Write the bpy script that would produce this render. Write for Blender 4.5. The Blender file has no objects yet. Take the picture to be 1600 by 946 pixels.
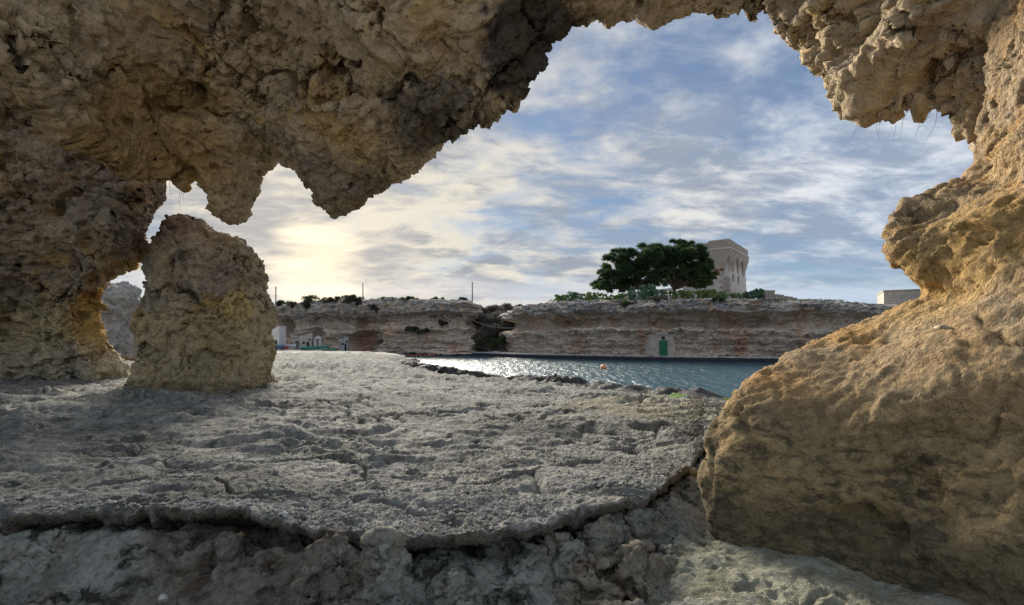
import bpy, math, random
import numpy as np
from mathutils import Vector
R = math.radians
random.seed(7)
rng = np.random.default_rng(7)
scene = bpy.context.scene
COL = scene.collection

# ------------------------------------------------------------------ camera
EYE = 2.6                       # eye height above the water
FPX, CX, HY = 800.0, 800.0, 530.0
cam_d = bpy.data.cameras.new('camera'); cam = bpy.data.objects.new('camera', cam_d); COL.objects.link(cam)
cam.location = (0, 0, EYE); cam.rotation_euler = (R(90), 0, 0)
cam_d.sensor_width = 36; cam_d.lens = 18; cam_d.shift_y = (HY - 473) / 1600
cam_d.clip_start = 0.05; cam_d.clip_end = 6000
scene.camera = cam

# ------------------------------------------------------------------ node helper
class NT:
    def __init__(s, tree):
        s.t = tree; s.t.nodes.clear()
    def n(s, typ, ins=None, **props):
        nd = s.t.nodes.new(typ)
        for k, v in props.items(): setattr(nd, k, v)
        for k, v in (ins or {}).items():
            sk = nd.inputs[k]
            if isinstance(v, bpy.types.NodeSocket): s.t.links.new(v, sk)
            else: sk.default_value = v
        return nd
    def math(s, op, a, b=0.0, c=0.0, clamp=False):
        return s.n('ShaderNodeMath', {0: a, 1: b, 2: c}, operation=op, use_clamp=clamp).outputs[0]
    def vmath(s, op, a, b=(0, 0, 0)):
        nd = s.n('ShaderNodeVectorMath', {0: a, 1: b}, operation=op)
        return nd.outputs['Value'] if op in ('DOT_PRODUCT', 'LENGTH') else nd.outputs[0]
    def noise(s, vec, scale, detail=5, rough=.55, dist=0., lac=2.0):
        return s.n('ShaderNodeTexNoise', {'Vector': vec, 'Scale': scale, 'Detail': detail, 'Roughness': rough, 'Distortion': dist, 'Lacunarity': lac}).outputs['Fac']
    def ramp(s, fac, a, b, lo=0., hi=1., smooth=True):
        return s.n('ShaderNodeMapRange', {0: fac, 1: a, 2: b, 3: lo, 4: hi}, interpolation_type='SMOOTHSTEP' if smooth else 'LINEAR').outputs[0]
    def mix(s, fac, a, b, mode='MIX'):
        nd = s.n('ShaderNodeMix', data_type='RGBA', blend_type=mode)
        for k, v in ((0, fac), (6, a), (7, b)):
            if isinstance(v, bpy.types.NodeSocket): s.t.links.new(v, nd.inputs[k])
            else: nd.inputs[k].default_value = v if k == 0 else ((*v, 1) if len(v) == 3 else v)
        return nd.outputs[2]

# ------------------------------------------------------------------ world: NISHITA sky under broken cloud
SUN_AZ, SUN_EL = R(-21.0), R(22.0)    # ahead and to the left, veiled by cloud
sun_dir = Vector((math.sin(SUN_AZ) * math.cos(SUN_EL), math.cos(SUN_AZ) * math.cos(SUN_EL), math.sin(SUN_EL)))
break_dir = (math.sin(SUN_AZ) * math.cos(R(7.3)), math.cos(SUN_AZ) * math.cos(R(7.3)), math.sin(R(7.3)))   # bright gap under the cloud
world = bpy.data.worlds.new('World'); scene.world = world; world.use_nodes = True
w = NT(world.node_tree)
gen = w.n('ShaderNodeTexCoord').outputs['Generated']
sky = w.n('ShaderNodeTexSky', sky_type='NISHITA', sun_disc=False, sun_elevation=SUN_EL, sun_rotation=SUN_AZ,
          air_density=1.0, dust_density=0.3, ozone_density=4.0).outputs[0]
sep = w.n('ShaderNodeSeparateXYZ', {0: gen})
zc = w.math('MAXIMUM', sep.outputs[2], 0.0)
den = w.math('ADD', zc, 0.22)
flat = w.n('ShaderNodeCombineXYZ', {0: w.math('DIVIDE', sep.outputs[0], den), 1: w.math('DIVIDE', sep.outputs[1], den), 2: 0.0}).outputs[0]
sd = w.vmath('DOT_PRODUCT', gen, break_dir)
near_sun = w.ramp(sd, 0.55, 1.0)
big = w.noise(w.vmath('ADD', flat, (8.6, 3.3, 0)), 0.62, 2, .5, .2)
med = w.noise(w.vmath('ADD', flat, (11.3, 2.2, 0)), 2.3, 6, .60, .35)
puff = w.noise(w.vmath('ADD', flat, (1.7, 9.1, 0)), 8.5, 5, .6, .2)
cov = w.math('ADD', w.math('MULTIPLY', big, .75), w.math('ADD', w.math('MULTIPLY', med, .55), w.math('MULTIPLY', puff, .20)))
cov = w.math('ADD', cov, w.math('MULTIPLY', near_sun, .11))
mask = w.ramp(cov, .60, .84)
streak = w.noise(w.vmath('MULTIPLY', w.vmath('ADD', flat, (4.4, 0, 0)), (.4, 1.7, 1)), 1.5, 6, .62, .4)
mask = w.math('MAXIMUM', mask, w.ramp(streak, .40, .66, 0, .85))
shade = w.noise(w.vmath('MULTIPLY', w.vmath('ADD', flat, (6.5, 5.3, 0)), (.8, 1.3, 1)), 1.7, 6, .6, .4)
dk2 = w.noise(w.vmath('MULTIPLY', w.vmath('ADD', flat, (2.5, 1.3, 0)), (.9, 1.5, 1)), 4.6, 6, .62, .3)
dark = w.ramp(w.math('MULTIPLY_ADD', dk2, .55, w.math('MULTIPLY', shade, .62)), .49, .68, 0, .95)
c_lit = w.mix(near_sun, (1.40, 1.47, 1.57), (1.5, 1.39, 1.18))
c_dark = w.mix(near_sun, (.54, .67, .90), (.60, .65, .75))
ccol = w.mix(dark, c_lit, c_dark)
skyc = w.mix(.42, w.mix(1.0, sky, (.165, .17, .17), 'MULTIPLY'), (.40, .54, .82))
col = w.mix(mask, skyc, ccol)
# low grey bank along the horizon, with flat-based tongues of cloud
hz = w.noise(w.vmath('MULTIPLY', gen, (2.6, 2.6, 17.0)), 1.5, 5, .55, .2)
bank = w.ramp(w.math('ADD', sep.outputs[2], w.math('MULTIPLY', hz, -.22)), -.075, .05, .92, 0)
col = w.mix(bank, col, w.mix(near_sun, (1.0, 1.18, 1.45), (1.3, 1.28, 1.32)))
# bright break in the cloud in front of the sun
glow = w.ramp(w.math('ADD', sd, w.math('MULTIPLY', w.math('SUBTRACT', hz, .5), .012)), .995, .9998)
col = w.mix(w.math('MULTIPLY', w.ramp(sd, .96, 1.0), .2), col, (2.2, 1.9, 1.4))
col = w.mix(w.math('MULTIPLY', glow, .6), col, (3.0, 2.5, 1.7))
bg = w.n('ShaderNodeBackground', {'Color': col, 'Strength': 0.1})
w.t.links.new(bg.outputs[0], w.n('ShaderNodeOutputWorld').inputs[0])

sun_d = bpy.data.lights.new('sun', 'SUN'); sun = bpy.data.objects.new('sun', sun_d); COL.objects.link(sun)
sun_d.energy = 1.5; sun_d.angle = R(25); sun_d.color = (1.0, .92, .80)
sun.rotation_euler = (-sun_dir).to_track_quat('-Z', 'Y').to_euler()

vs = scene.view_settings
vs.view_transform = 'Standard'; vs.look = 'None'; vs.gamma = 1.0; vs.use_curve_mapping = False; vs.exposure = 2.5
scene.cycles.use_denoising = True; scene.cycles.denoising_prefilter = 'NONE'
scene.cycles.max_bounces = 6; scene.cycles.diffuse_bounces = 4

# ------------------------------------------------------------------ geometry helpers
def W(px, py, Y):
    return np.array([(px - CX) / FPX * Y, Y, EYE + (HY - py) / FPX * Y])

_G = np.array([[1,1,0],[-1,1,0],[1,-1,0],[-1,-1,0],[1,0,1],[-1,0,1],[1,0,-1],[-1,0,-1],[0,1,1],[0,-1,1],[0,1,-1],[0,-1,-1],[1,1,0],[-1,1,0],[0,-1,1],[0,-1,-1]], np.float32)
def _hash(ix, iy, iz, seed):
    h = (ix.astype(np.uint32) * np.uint32(374761393)) ^ (iy.astype(np.uint32) * np.uint32(668265263)) ^ (iz.astype(np.uint32) * np.uint32(2147483647 & 1274126177)) ^ np.uint32((seed * 2654435761) & 0xffffffff)
    h = (h ^ (h >> np.uint32(13))) * np.uint32(1274126177)
    h = (h ^ (h >> np.uint32(16))) * np.uint32(2246822519)
    return h ^ (h >> np.uint32(15))
def pn(p, seed=0):
    p = np.asarray(p, np.float32); i = np.floor(p); f = p - i; i = i.astype(np.int32)
    u = f * f * f * (f * (f * 6 - 15) + 10); out = np.zeros(len(p), np.float32)
    for dx in (0, 1):
        wx = u[:, 0] if dx else 1 - u[:, 0]
        for dy in (0, 1):
            wy = u[:, 1] if dy else 1 - u[:, 1]
            for dz in (0, 1):
                wz = u[:, 2] if dz else 1 - u[:, 2]
                g = _G[_hash(i[:, 0] + dx, i[:, 1] + dy, i[:, 2] + dz, seed) & np.uint32(15)]
                out += wx * wy * wz * (g[:, 0] * (f[:, 0] - dx) + g[:, 1] * (f[:, 1] - dy) + g[:, 2] * (f[:, 2] - dz))
    return out
def fbm(p, octv=4, seed=0, gain=.5):
    a, s = 1., 0.; q = np.asarray(p, np.float32)
    for k in range(octv):
        s = s + a * pn(q, seed + k * 17); q = q * 2.03 + 5.7; a *= gain
    return s
def ridged(p, octv=4, seed=0, gain=.5):      # sharp crests, 0..1-ish
    a, s = 1., 0.; q = np.asarray(p, np.float32)
    for k in range(octv):
        s = s + a * (1 - 2 * np.abs(pn(q, seed + k * 17))); q = q * 2.03 + 3.1; a *= gain
    return s * .5
def billow(p, octv=4, seed=0, gain=.5):      # rounded lumps with sharp grooves
    a, s = 1., 0.; q = np.asarray(p, np.float32)
    for k in range(octv):
        s = s + a * (2 * np.abs(pn(q, seed + k * 17))); q = q * 2.03 + 3.1; a *= gain
    return s
def worley(p, seed=0):
    p = np.asarray(p, np.float32); i = np.floor(p).astype(np.int32); f = p - i
    best = np.full(len(p), 9., np.float32); sec = best.copy()
    for dx in (-1, 0, 1):
        for dy in (-1, 0, 1):
            for dz in (-1, 0, 1):
                h = _hash(i[:, 0] + dx, i[:, 1] + dy, i[:, 2] + dz, seed)
                a = (h & np.uint32(1023)).astype(np.float32) / 1023 + dx - f[:, 0]
                b = ((h >> np.uint32(10)) & np.uint32(1023)).astype(np.float32) / 1023 + dy - f[:, 1]
                c = ((h >> np.uint32(20)) & np.uint32(1023)).astype(np.float32) / 1023 + dz - f[:, 2]
                d = a * a + b * b + c * c
                sec = np.minimum(sec, np.maximum(best, d)); best = np.minimum(best, d)
    return np.sqrt(best), np.sqrt(sec)
def sstep(a, b, x):
    t = np.clip((x - a) / (b - a), 0, 1); return t * t * (3 - 2 * t)

def link(name, me, mat=None, parent=None):
    o = bpy.data.objects.new(name, me); COL.objects.link(o)
    if mat is not None and len(me.materials) == 0: me.materials.append(mat)
    if parent is not None: o.parent = parent
    return o
def mesh_np(name, V, F, smooth=True):
    V = np.asarray(V, np.float32); F = np.asarray(F, np.int32); k = F.shape[1]
    me = bpy.data.meshes.new(name)
    me.vertices.add(len(V)); me.vertices.foreach_set('co', V.ravel())
    me.loops.add(F.size); me.loops.foreach_set('vertex_index', F.ravel())
    me.polygons.add(len(F)); me.polygons.foreach_set('loop_start', np.arange(0, F.size, k, dtype=np.int32))
    me.polygons.foreach_set('use_smooth', np.full(len(F), smooth))
    me.update(calc_edges=True); me.validate()
    return me
def obj_np(name, V, F, mat, parent=None, smooth=True):
    return link(name, mesh_np(name, V, F, smooth), mat, parent)
def tag(o, label=None, cat=None, group=None, kind=None):
    if label: o['label'] = label
    if cat: o['category'] = cat
    if group: o['group'] = group
    if kind: o['kind'] = kind
    return o
def empty(name, loc, rz=0):
    o = bpy.data.objects.new(name, None); COL.objects.link(o); o.location = loc; o.rotation_euler = (0, 0, rz); return o
def gridF(nr, nc, wrap=False):
    r = np.arange(nr - 1)[:, None]; m = nc if wrap else nc - 1; c = np.arange(m)[None, :]; c2 = (c + 1) % nc
    return np.stack([r * nc + c, r * nc + c2, (r + 1) * nc + c2, (r + 1) * nc + c], -1).reshape(-1, 4)
def vnormals(V, F):
    a, b, c, d = (V[F[:, i]] for i in range(4)) if F.shape[1] == 4 else (*[V[F[:, i]] for i in range(3)], V[F[:, 0]])
    fn = np.cross(c - a, d - b) if F.shape[1] == 4 else np.cross(b - a, c - a)
    N = np.zeros_like(V)
    for k in range(3):
        for j in range(F.shape[1]): N[:, k] += np.bincount(F[:, j], fn[:, k], len(V))
    return N / np.maximum(np.linalg.norm(N, axis=1, keepdims=True), 1e-9)
def laplace(V, F, it=2, lam=.5):
    a = F.ravel(); b = np.roll(F, -1, 1).ravel(); n = len(V)
    cnt = np.maximum(np.bincount(a, minlength=n) + np.bincount(b, minlength=n), 1)
    for _ in range(it):
        S = np.stack([np.bincount(a, V[b, k], n) + np.bincount(b, V[a, k], n) for k in range(3)], 1) / cnt[:, None]
        V = V + lam * (S - V)
    return V
def remesh(V, F, vox):
    me = bpy.data.meshes.new('tmp'); me.from_pydata([tuple(v) for v in V], [], [tuple(f) for f in F]); me.update()
    o = bpy.data.objects.new('tmp', me); COL.objects.link(o)
    m = o.modifiers.new('r', 'REMESH'); m.mode = 'VOXEL'; m.voxel_size = vox; m.adaptivity = 0
    dg = bpy.context.evaluated_depsgraph_get(); e = o.evaluated_get(dg); em = e.to_mesh()
    n = len(em.vertices); V2 = np.empty(n * 3, np.float32); em.vertices.foreach_get('co', V2)
    L = np.empty(len(em.loops), np.int32); em.loops.foreach_get('vertex_index', L)
    e.to_mesh_clear(); bpy.data.objects.remove(o); bpy.data.meshes.remove(me)
    return V2.reshape(-1, 3).astype(np.float64), L.reshape(-1, 4)
def cull(V, F, keep):                       # drop quads that have no kept vertex
    F = F[keep[F].any(1)]; used = np.unique(F); mp = np.full(len(V), -1); mp[used] = np.arange(len(used))
    return V[used], mp[F]
def resample(rows, nr, nc):                  # smooth (Catmull-Rom) resampling of a control grid
    A = np.array(rows, float)
    def cr(A, n):
        m = len(A); t = np.linspace(0, m - 1, n); i = np.minimum(t.astype(int), m - 2); f = (t - i).reshape((-1,) + (1,) * (A.ndim - 1))
        p0, p1, p2, p3 = A[np.maximum(i - 1, 0)], A[i], A[i + 1], A[np.minimum(i + 2, m - 1)]
        return .5 * (2 * p1 + (p2 - p0) * f + (2 * p0 - 5 * p1 + 4 * p2 - p3) * f ** 2 + (3 * p1 - p0 - 3 * p2 + p3) * f ** 3)
    A = cr(A, nr); return cr(A.transpose(1, 0, 2), nc).transpose(1, 0, 2)
def terrace(t, k, sharp=.25):                # ledges: flat steps joined by steep risers
    v = t * k; i = np.floor(v); f = v - i
    return (i + sstep(.5 - sharp, .5 + sharp, f)) / k
_a, _b = math.radians(28), math.radians(-20)
BED = np.array([[math.cos(_a), 0, math.sin(_a)], [0, 1, 0], [-math.sin(_a), 0, math.cos(_a)]]) @ np.array([[1, 0, 0], [0, math.cos(_b), math.sin(_b)], [0, -math.sin(_b), math.cos(_b)]])
def rockify(V, F, low=.25, mid=.14, fine=.05, s=1.0, seed=0, pits=.06, strat=0.0, crack=.06, inset=0.0, an=(.55, .8, 1.5), lump=.28, worn=.75, wt=None):
    N = vnormals(V, F); q = (V / s) @ BED.T; an = np.array(an)
    wj = .55 * np.stack([fbm(q * .8, 3, seed + 60 + k) for k in range(3)], 1)
    patch = 1 - worn * sstep(.05, -.22, fbm(q * .55 + 4, 3, seed + 88))           # smoother worn areas
    d = low * (fbm(q * .40, 3, seed) + .35 * terrace(fbm((q + wj) * an * .55 + 9, 3, seed + 33), 4, .12))
    t1 = fbm((q + wj) * an * .8, 5, seed + 3, .55)
    d = d + mid * 1.35 * terrace(t1, 2.6, .16)
    if strat: d = d + strat * fbm(q * np.array([.25, .25, 2.2]), 3, seed + 41)
    wv = np.ones(len(V)) if wt is None else wt(V)
    V = V + N * ((d - d.mean()) * wv - inset)[:, None]
    N = vnormals(V, F); q = (V / s) @ BED.T
    # long open joints that fade in and out, then finer ones
    f1, f2 = worley((q + wj * 1.2) * an * .55, seed + 9)
    d = -crack * 1.6 * sstep(.06, .0, f2 - f1) * sstep(-.10, .2, fbm(q * .6, 2, seed + 77))
    f1, f2 = worley((q + wj * .9) * an * 1.5, seed + 10)
    d = d - crack * .7 * sstep(.07, .0, f2 - f1) * sstep(-.05, .25, fbm(q * .9 + 5, 2, seed + 78))
    d = d + mid * lump * patch * (ridged((q + wj * .6) * an * 2.2, 5, seed + 11, .62) - .3)
    t2 = fbm((q + wj * .5) * an * 3.0, 5, seed + 13, .62)
    d = d + fine * 1.3 * patch * terrace(t2, 2.4, .35)
    # dissolved hollows: a few big, more small
    f1, f2 = worley((q + wj * .6) * .85 + 3, seed + 29)
    d = d - pits * 3.6 * sstep(.32, .12, f1 + .10 * t2) * sstep(.10, .24, fbm(q * .45 + 8, 2, seed + 24))
    f1, f2 = worley((q + wj * .3) * np.array([1.9, 2.4, 3.0]), seed + 19)
    d = d - pits * 1.3 * sstep(.28, .12, f1) * sstep(.10, .28, fbm(q * .8 + 3, 3, seed + 23))
    V = V + N * ((d - d.mean()) * wv)[:, None]
    N = vnormals(V, F); q = (V / s) @ BED.T
    return V + N * (wv * fine * .75 * (.3 + .7 * patch) * fbm(q * np.array([5.5, 7, 9.5]), 4, seed + 21, .75))[:, None]

# ------------------------------------------------------------------ materials
def rock_mat(name, c1, c2, c3=None, dark=None, s=1.0, dark_amt=(.58, .7), c3_amt=(.52, .64), bump=.5, extra=None, rough=.95, grain=26., speck=.35):
    m = bpy.data.materials.new(name); m.use_nodes = True; t = NT(m.node_tree)
    pos = t.n('ShaderNodeNewGeometry').outputs['Position']
    p = t.vmath('SCALE', pos); t.t.nodes[-1].inputs[3].default_value = s
    col = t.mix(t.ramp(t.noise(p, .9, 6, .6, .6), .38, .62), c1, c2)
    if c3: col = t.mix(t.ramp(t.noise(t.vmath('ADD', p, (7, 3, 1)), .7, 6, .62, .8), *c3_amt), col, c3)
    if dark: col = t.mix(t.ramp(t.noise(t.vmath('ADD', p, (2, 9, 4)), 1.3, 9, .68, .5), *dark_amt), col, dark)
    if extra: col = extra(t, pos, col)
    g1 = t.noise(p, grain, 4, .7); g2 = t.noise(p, grain * .22, 5, .65, .4)
    v = t.math('MULTIPLY_ADD', t.math('SUBTRACT', t.math('MULTIPLY_ADD', g2, .6, t.math('MULTIPLY', g1, .4)), .5), speck * 4.5, 1.0)
    v = t.math('MAXIMUM', v, .25)
    col = t.mix(1.0, col, t.n('ShaderNodeCombineColor', {0: v, 1: v, 2: v}).outputs[0], 'MULTIPLY')
    vor = t.n('ShaderNodeTexVoronoi', {'Vector': p, 'Scale': grain * .35}, feature='F1').outputs['Distance']
    vp = t.n('ShaderNodeTexVoronoi', {'Vector': t.vmath('ADD', p, t.n('ShaderNodeTexNoise', {'Vector': p, 'Scale': grain * .12, 'Detail': 2.}).outputs['Color']), 'Scale': grain * .18}, feature='F1').outputs['Distance']
    hole = t.math('MULTIPLY', t.ramp(vp, .12, .34), t.ramp(t.noise(p, grain * .06, 3, .6), .42, .58))
    hgt = t.math('ADD', t.math('MULTIPLY_ADD', hole, .45, t.math('MULTIPLY', g2, 1.25)), t.math('ADD', t.math('MULTIPLY', g1, .55), t.math('MULTIPLY', vor, .35)))
    bp = t.n('ShaderNodeBump', {'Height': hgt, 'Strength': bump, 'Distance': .12 / s}).outputs[0]
    b = t.n('ShaderNodeBsdfPrincipled', {'Base Color': col, 'Roughness': rough, 'Normal': bp, 'Specular IOR Level': .2})
    t.t.links.new(b.outputs[0], t.n('ShaderNodeOutputMaterial').inputs[0])
    return m
def plain_mat(name, c, rough=.7, var=.2, scale=8., bump=.15, metal=0., c2=None):
    m = bpy.data.materials.new(name); m.use_nodes = True; t = NT(m.node_tree)
    oc = t.n('ShaderNodeTexCoord').outputs['Object']
    nz = t.noise(oc, scale, 5, .6)
    c2 = c2 or tuple(max(0, x * (1 - var * 1.6)) for x in c)
    col = t.mix(t.ramp(nz, .35, .65), c, c2)
    bp = t.n('ShaderNodeBump', {'Height': nz, 'Strength': bump, 'Distance': .05}).outputs[0]
    b = t.n('ShaderNodeBsdfPrincipled', {'Base Color': col, 'Roughness': rough, 'Metallic': metal, 'Normal': bp, 'Specular IOR Level': .3})
    t.t.links.new(b.outputs[0], t.n('ShaderNodeOutputMaterial').inputs[0])
    return m
def leaf_mat(name, c, c2, scale=.9):
    m = bpy.data.materials.new(name); m.use_nodes = True; t = NT(m.node_tree)
    pos = t.n('ShaderNodeNewGeometry').outputs['Position']
    col = t.mix(t.ramp(t.noise(pos, scale, 5, .65), .38, .62), c, c2)
    b = t.n('ShaderNodeBsdfPrincipled', {'Base Color': col, 'Roughness': .6, 'Specular IOR Level': .25})
    tr = t.n('ShaderNodeBsdfTranslucent', {'Color': col})
    mx = t.n('ShaderNodeMixShader', {0: .35, 1: b.outputs[0], 2: tr.outputs[0]})
    t.t.links.new(mx.outputs[0], t.n('ShaderNodeOutputMaterial').inputs[0])
    return m
def zmask(t, pos, z0, z1, amp=.6, sc=1.2, axis=2):     # 1 below z0, 0 above z1, with a ragged border
    z = t.n('ShaderNodeSeparateXYZ', {0: pos}).outputs[axis]
    return t.ramp(t.math('MULTIPLY_ADD', t.math('SUBTRACT', t.noise(pos, sc, 7, .65, .4), .5), amp * 2, z), z0, z1, 1, 0)
def spot(t, pos, c, r, amp=.8, sc=1.5):                # ragged patch round a point
    d = t.vmath('LENGTH', t.vmath('SUBTRACT', pos, tuple(c)))
    return t.ramp(t.math('MULTIPLY_ADD', t.math('SUBTRACT', t.noise(pos, sc, 7, .68, .4), .5), amp * 2, d), r * .6, r, 1, 0)

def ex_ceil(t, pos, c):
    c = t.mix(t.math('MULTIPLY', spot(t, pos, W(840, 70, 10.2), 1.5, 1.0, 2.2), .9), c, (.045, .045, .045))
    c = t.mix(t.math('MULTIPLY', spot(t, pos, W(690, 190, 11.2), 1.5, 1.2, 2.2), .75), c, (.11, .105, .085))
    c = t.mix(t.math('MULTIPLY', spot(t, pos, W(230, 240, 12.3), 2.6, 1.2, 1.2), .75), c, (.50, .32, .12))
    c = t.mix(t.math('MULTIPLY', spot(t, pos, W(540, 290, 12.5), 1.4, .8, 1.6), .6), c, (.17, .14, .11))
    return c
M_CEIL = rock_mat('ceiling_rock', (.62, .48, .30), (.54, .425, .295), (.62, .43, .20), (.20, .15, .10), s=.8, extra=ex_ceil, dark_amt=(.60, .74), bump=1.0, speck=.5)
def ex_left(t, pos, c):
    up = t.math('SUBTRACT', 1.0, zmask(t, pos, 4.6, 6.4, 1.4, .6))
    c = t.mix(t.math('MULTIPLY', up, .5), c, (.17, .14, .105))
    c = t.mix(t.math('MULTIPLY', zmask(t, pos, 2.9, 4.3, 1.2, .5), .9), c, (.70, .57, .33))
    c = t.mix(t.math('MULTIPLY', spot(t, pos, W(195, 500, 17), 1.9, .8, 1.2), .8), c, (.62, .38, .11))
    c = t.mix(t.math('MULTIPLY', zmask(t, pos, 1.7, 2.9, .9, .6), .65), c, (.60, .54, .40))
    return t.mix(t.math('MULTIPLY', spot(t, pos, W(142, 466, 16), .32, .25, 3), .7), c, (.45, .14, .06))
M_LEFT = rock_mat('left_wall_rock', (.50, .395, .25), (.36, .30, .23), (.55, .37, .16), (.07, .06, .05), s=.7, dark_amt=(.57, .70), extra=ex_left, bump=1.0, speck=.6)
def ex_right(t, pos, c):
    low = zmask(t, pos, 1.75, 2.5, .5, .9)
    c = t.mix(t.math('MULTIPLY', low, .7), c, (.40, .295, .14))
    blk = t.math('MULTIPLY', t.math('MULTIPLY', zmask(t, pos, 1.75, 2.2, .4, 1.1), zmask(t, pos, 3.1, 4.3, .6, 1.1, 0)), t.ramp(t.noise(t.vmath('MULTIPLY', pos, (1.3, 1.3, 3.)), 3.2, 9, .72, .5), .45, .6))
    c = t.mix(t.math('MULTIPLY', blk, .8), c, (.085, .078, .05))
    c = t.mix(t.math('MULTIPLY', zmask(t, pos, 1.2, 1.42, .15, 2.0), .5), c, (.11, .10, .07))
    sun_edge = t.math('MULTIPLY', zmask(t, pos, 2.35, 3.1, .5, 1.2, 0), zmask(t, pos, 2.95, 3.4, .3, 1.2))  # ochre, with warm sunlight on the boulder's upper left edge painted in
    sun_edge = t.math('MULTIPLY', sun_edge, t.ramp(t.n('ShaderNodeSeparateXYZ', {0: pos}).outputs[2], 1.9, 2.3))
    c = t.mix(t.math('MULTIPLY', sun_edge, .75), c, (.55, .30, .10))
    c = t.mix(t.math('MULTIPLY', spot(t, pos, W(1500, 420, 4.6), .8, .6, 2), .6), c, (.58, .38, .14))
    return c
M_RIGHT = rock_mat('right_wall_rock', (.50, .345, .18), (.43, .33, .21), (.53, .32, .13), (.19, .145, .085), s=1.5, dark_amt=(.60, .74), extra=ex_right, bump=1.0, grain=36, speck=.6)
def ex_pil(t, pos, c):
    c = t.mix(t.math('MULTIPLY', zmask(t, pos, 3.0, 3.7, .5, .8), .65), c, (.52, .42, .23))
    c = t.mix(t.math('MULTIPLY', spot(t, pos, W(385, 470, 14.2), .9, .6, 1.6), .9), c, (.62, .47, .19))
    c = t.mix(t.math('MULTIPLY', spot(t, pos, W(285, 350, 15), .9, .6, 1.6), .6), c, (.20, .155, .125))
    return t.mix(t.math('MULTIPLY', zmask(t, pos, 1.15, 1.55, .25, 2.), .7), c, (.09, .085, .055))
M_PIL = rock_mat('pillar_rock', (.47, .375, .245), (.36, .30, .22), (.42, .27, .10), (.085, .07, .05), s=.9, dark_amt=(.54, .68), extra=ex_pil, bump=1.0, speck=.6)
def ex_shelf(t, pos, c):
    c = t.mix(t.math('MULTIPLY', t.ramp(t.noise(t.vmath('MULTIPLY', pos, (.7, 1.3, 1)), .42, 7, .66, .7), .48, .60), .66), c, (.12, .12, .106))
    
    c = t.mix(t.math('MULTIPLY', zmask(t, pos, .45, .78, .22, .8), .85), c, (.075, .072, .068))
    c = t.mix(t.math('MULTIPLY', spot(t, pos, (6.6, 17.0, .5), 2.8, 1.2, 1.2), .95), c, (.20, .32, .06))
    c = t.mix(t.math('MULTIPLY', spot(t, pos, (3.2, 11, 1.0), 2.6, 1.8, 1.0), .45), c, (.37, .33, .21))
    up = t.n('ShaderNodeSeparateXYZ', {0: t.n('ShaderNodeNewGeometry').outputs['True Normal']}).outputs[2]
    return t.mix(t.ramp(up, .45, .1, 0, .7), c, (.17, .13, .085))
M_SHELF = rock_mat('shelf_rock', (.325, .32, .295), (.22, .22, .20), (.355, .34, .295), (.10, .10, .088), s=1.6, dark_amt=(.52, .66), c3_amt=(.5, .62), extra=ex_shelf, bump=1.0, grain=30, speck=.75)
def ex_hol(t, pos, c):
    c = t.mix(t.math('MULTIPLY', spot(t, pos, (-1.9, 3.95, .75), 1.2, 1.0, 2.5), .55), c, (.17, .125, .09))
    c = t.mix(t.math('MULTIPLY', spot(t, pos, (.75, 3.75, .8), .45, .35, 3.), .55), c, (.34, .26, .17))
    c = t.mix(t.math('MULTIPLY', spot(t, pos, (2.0, 3.6, .95), 1.1, .6, 2.), .6), c, (.36, .345, .24))
    return c
M_HOL = rock_mat('hollow_rock', (.33, .335, .29), (.21, .21, .18), (.30, .275, .21), (.045, .045, .038), s=2.6, dark_amt=(.49, .60), extra=ex_hol, bump=.9, grain=26, speck=.5)
M_SHORE = rock_mat('wet_shore_rock', (.055, .052, .05), (.085, .08, .075), None, (.03, .03, .03), s=1.2, bump=.8, rough=.7)
def ex_cl(t, pos, c):
    c = t.mix(t.math('MULTIPLY', t.ramp(t.noise(t.vmath('MULTIPLY', pos, (1, 1, .35)), .28, 7, .62, .5), .52, .62), .75), c, (.54, .32, .20))
    top = t.math('SUBTRACT', 1.0, zmask(t, pos, 5.2, 6.4, 1.2, .7))
    return t.mix(t.math('MULTIPLY', top, t.ramp(t.noise(pos, 1.1, 8, .7, .3), .44, .56)), c, (.30, .30, .30))
M_CLIFF = rock_mat('cliff_rock', (.64, .54, .43), (.56, .475, .39), (.66, .50, .37), (.11, .105, .10), s=.55, dark_amt=(.60, .72), extra=ex_cl, bump=.9, grain=14, speck=.42)
M_PALE = rock_mat('pale_rock', (.46, .45, .43), (.38, .36, .33), (.46, .33, .19), (.16, .16, .17), s=.6, bump=.8)
M_SAND = rock_mat('beach_sand', (.50, .45, .38), (.44, .40, .34), None, (.24, .22, .19), s=.6, dark_amt=(.62, .75), bump=.3, grain=20, speck=.25)
M_EARTH = rock_mat('dry_earth', (.44, .41, .34), (.38, .35, .28), (.27, .27, .17), None, s=.5, bump=.6)
M_SCRUB = rock_mat('scrub_earth', (.20, .18, .15), (.15, .14, .11), (.15, .17, .09), None, s=.6, bump=.8)
M_QUAY = rock_mat('quay_stone', (.50, .48, .45), (.42, .41, .39), None, (.16, .16, .16), s=1., bump=.5,
                  extra=lambda t, pos, c: t.mix(zmask(t, pos, .40, .52, .12, 1.5), c, (.045, .045, .05)))

# ------------------------------------------------------------------ the setting: ground, water, floor
def ground_sheet():
    V = np.array([[-3000, -1500, -1.6], [3000, -1500, -1.6], [3000, 4500, -1.6], [-3000, 4500, -1.6]])
    tag(obj_np('ground', V, np.array([[0, 1, 2, 3]]), M_EARTH, smooth=False), 'bare low ground reaching to the horizon', 'ground', kind='structure')
ground_sheet()

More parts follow.
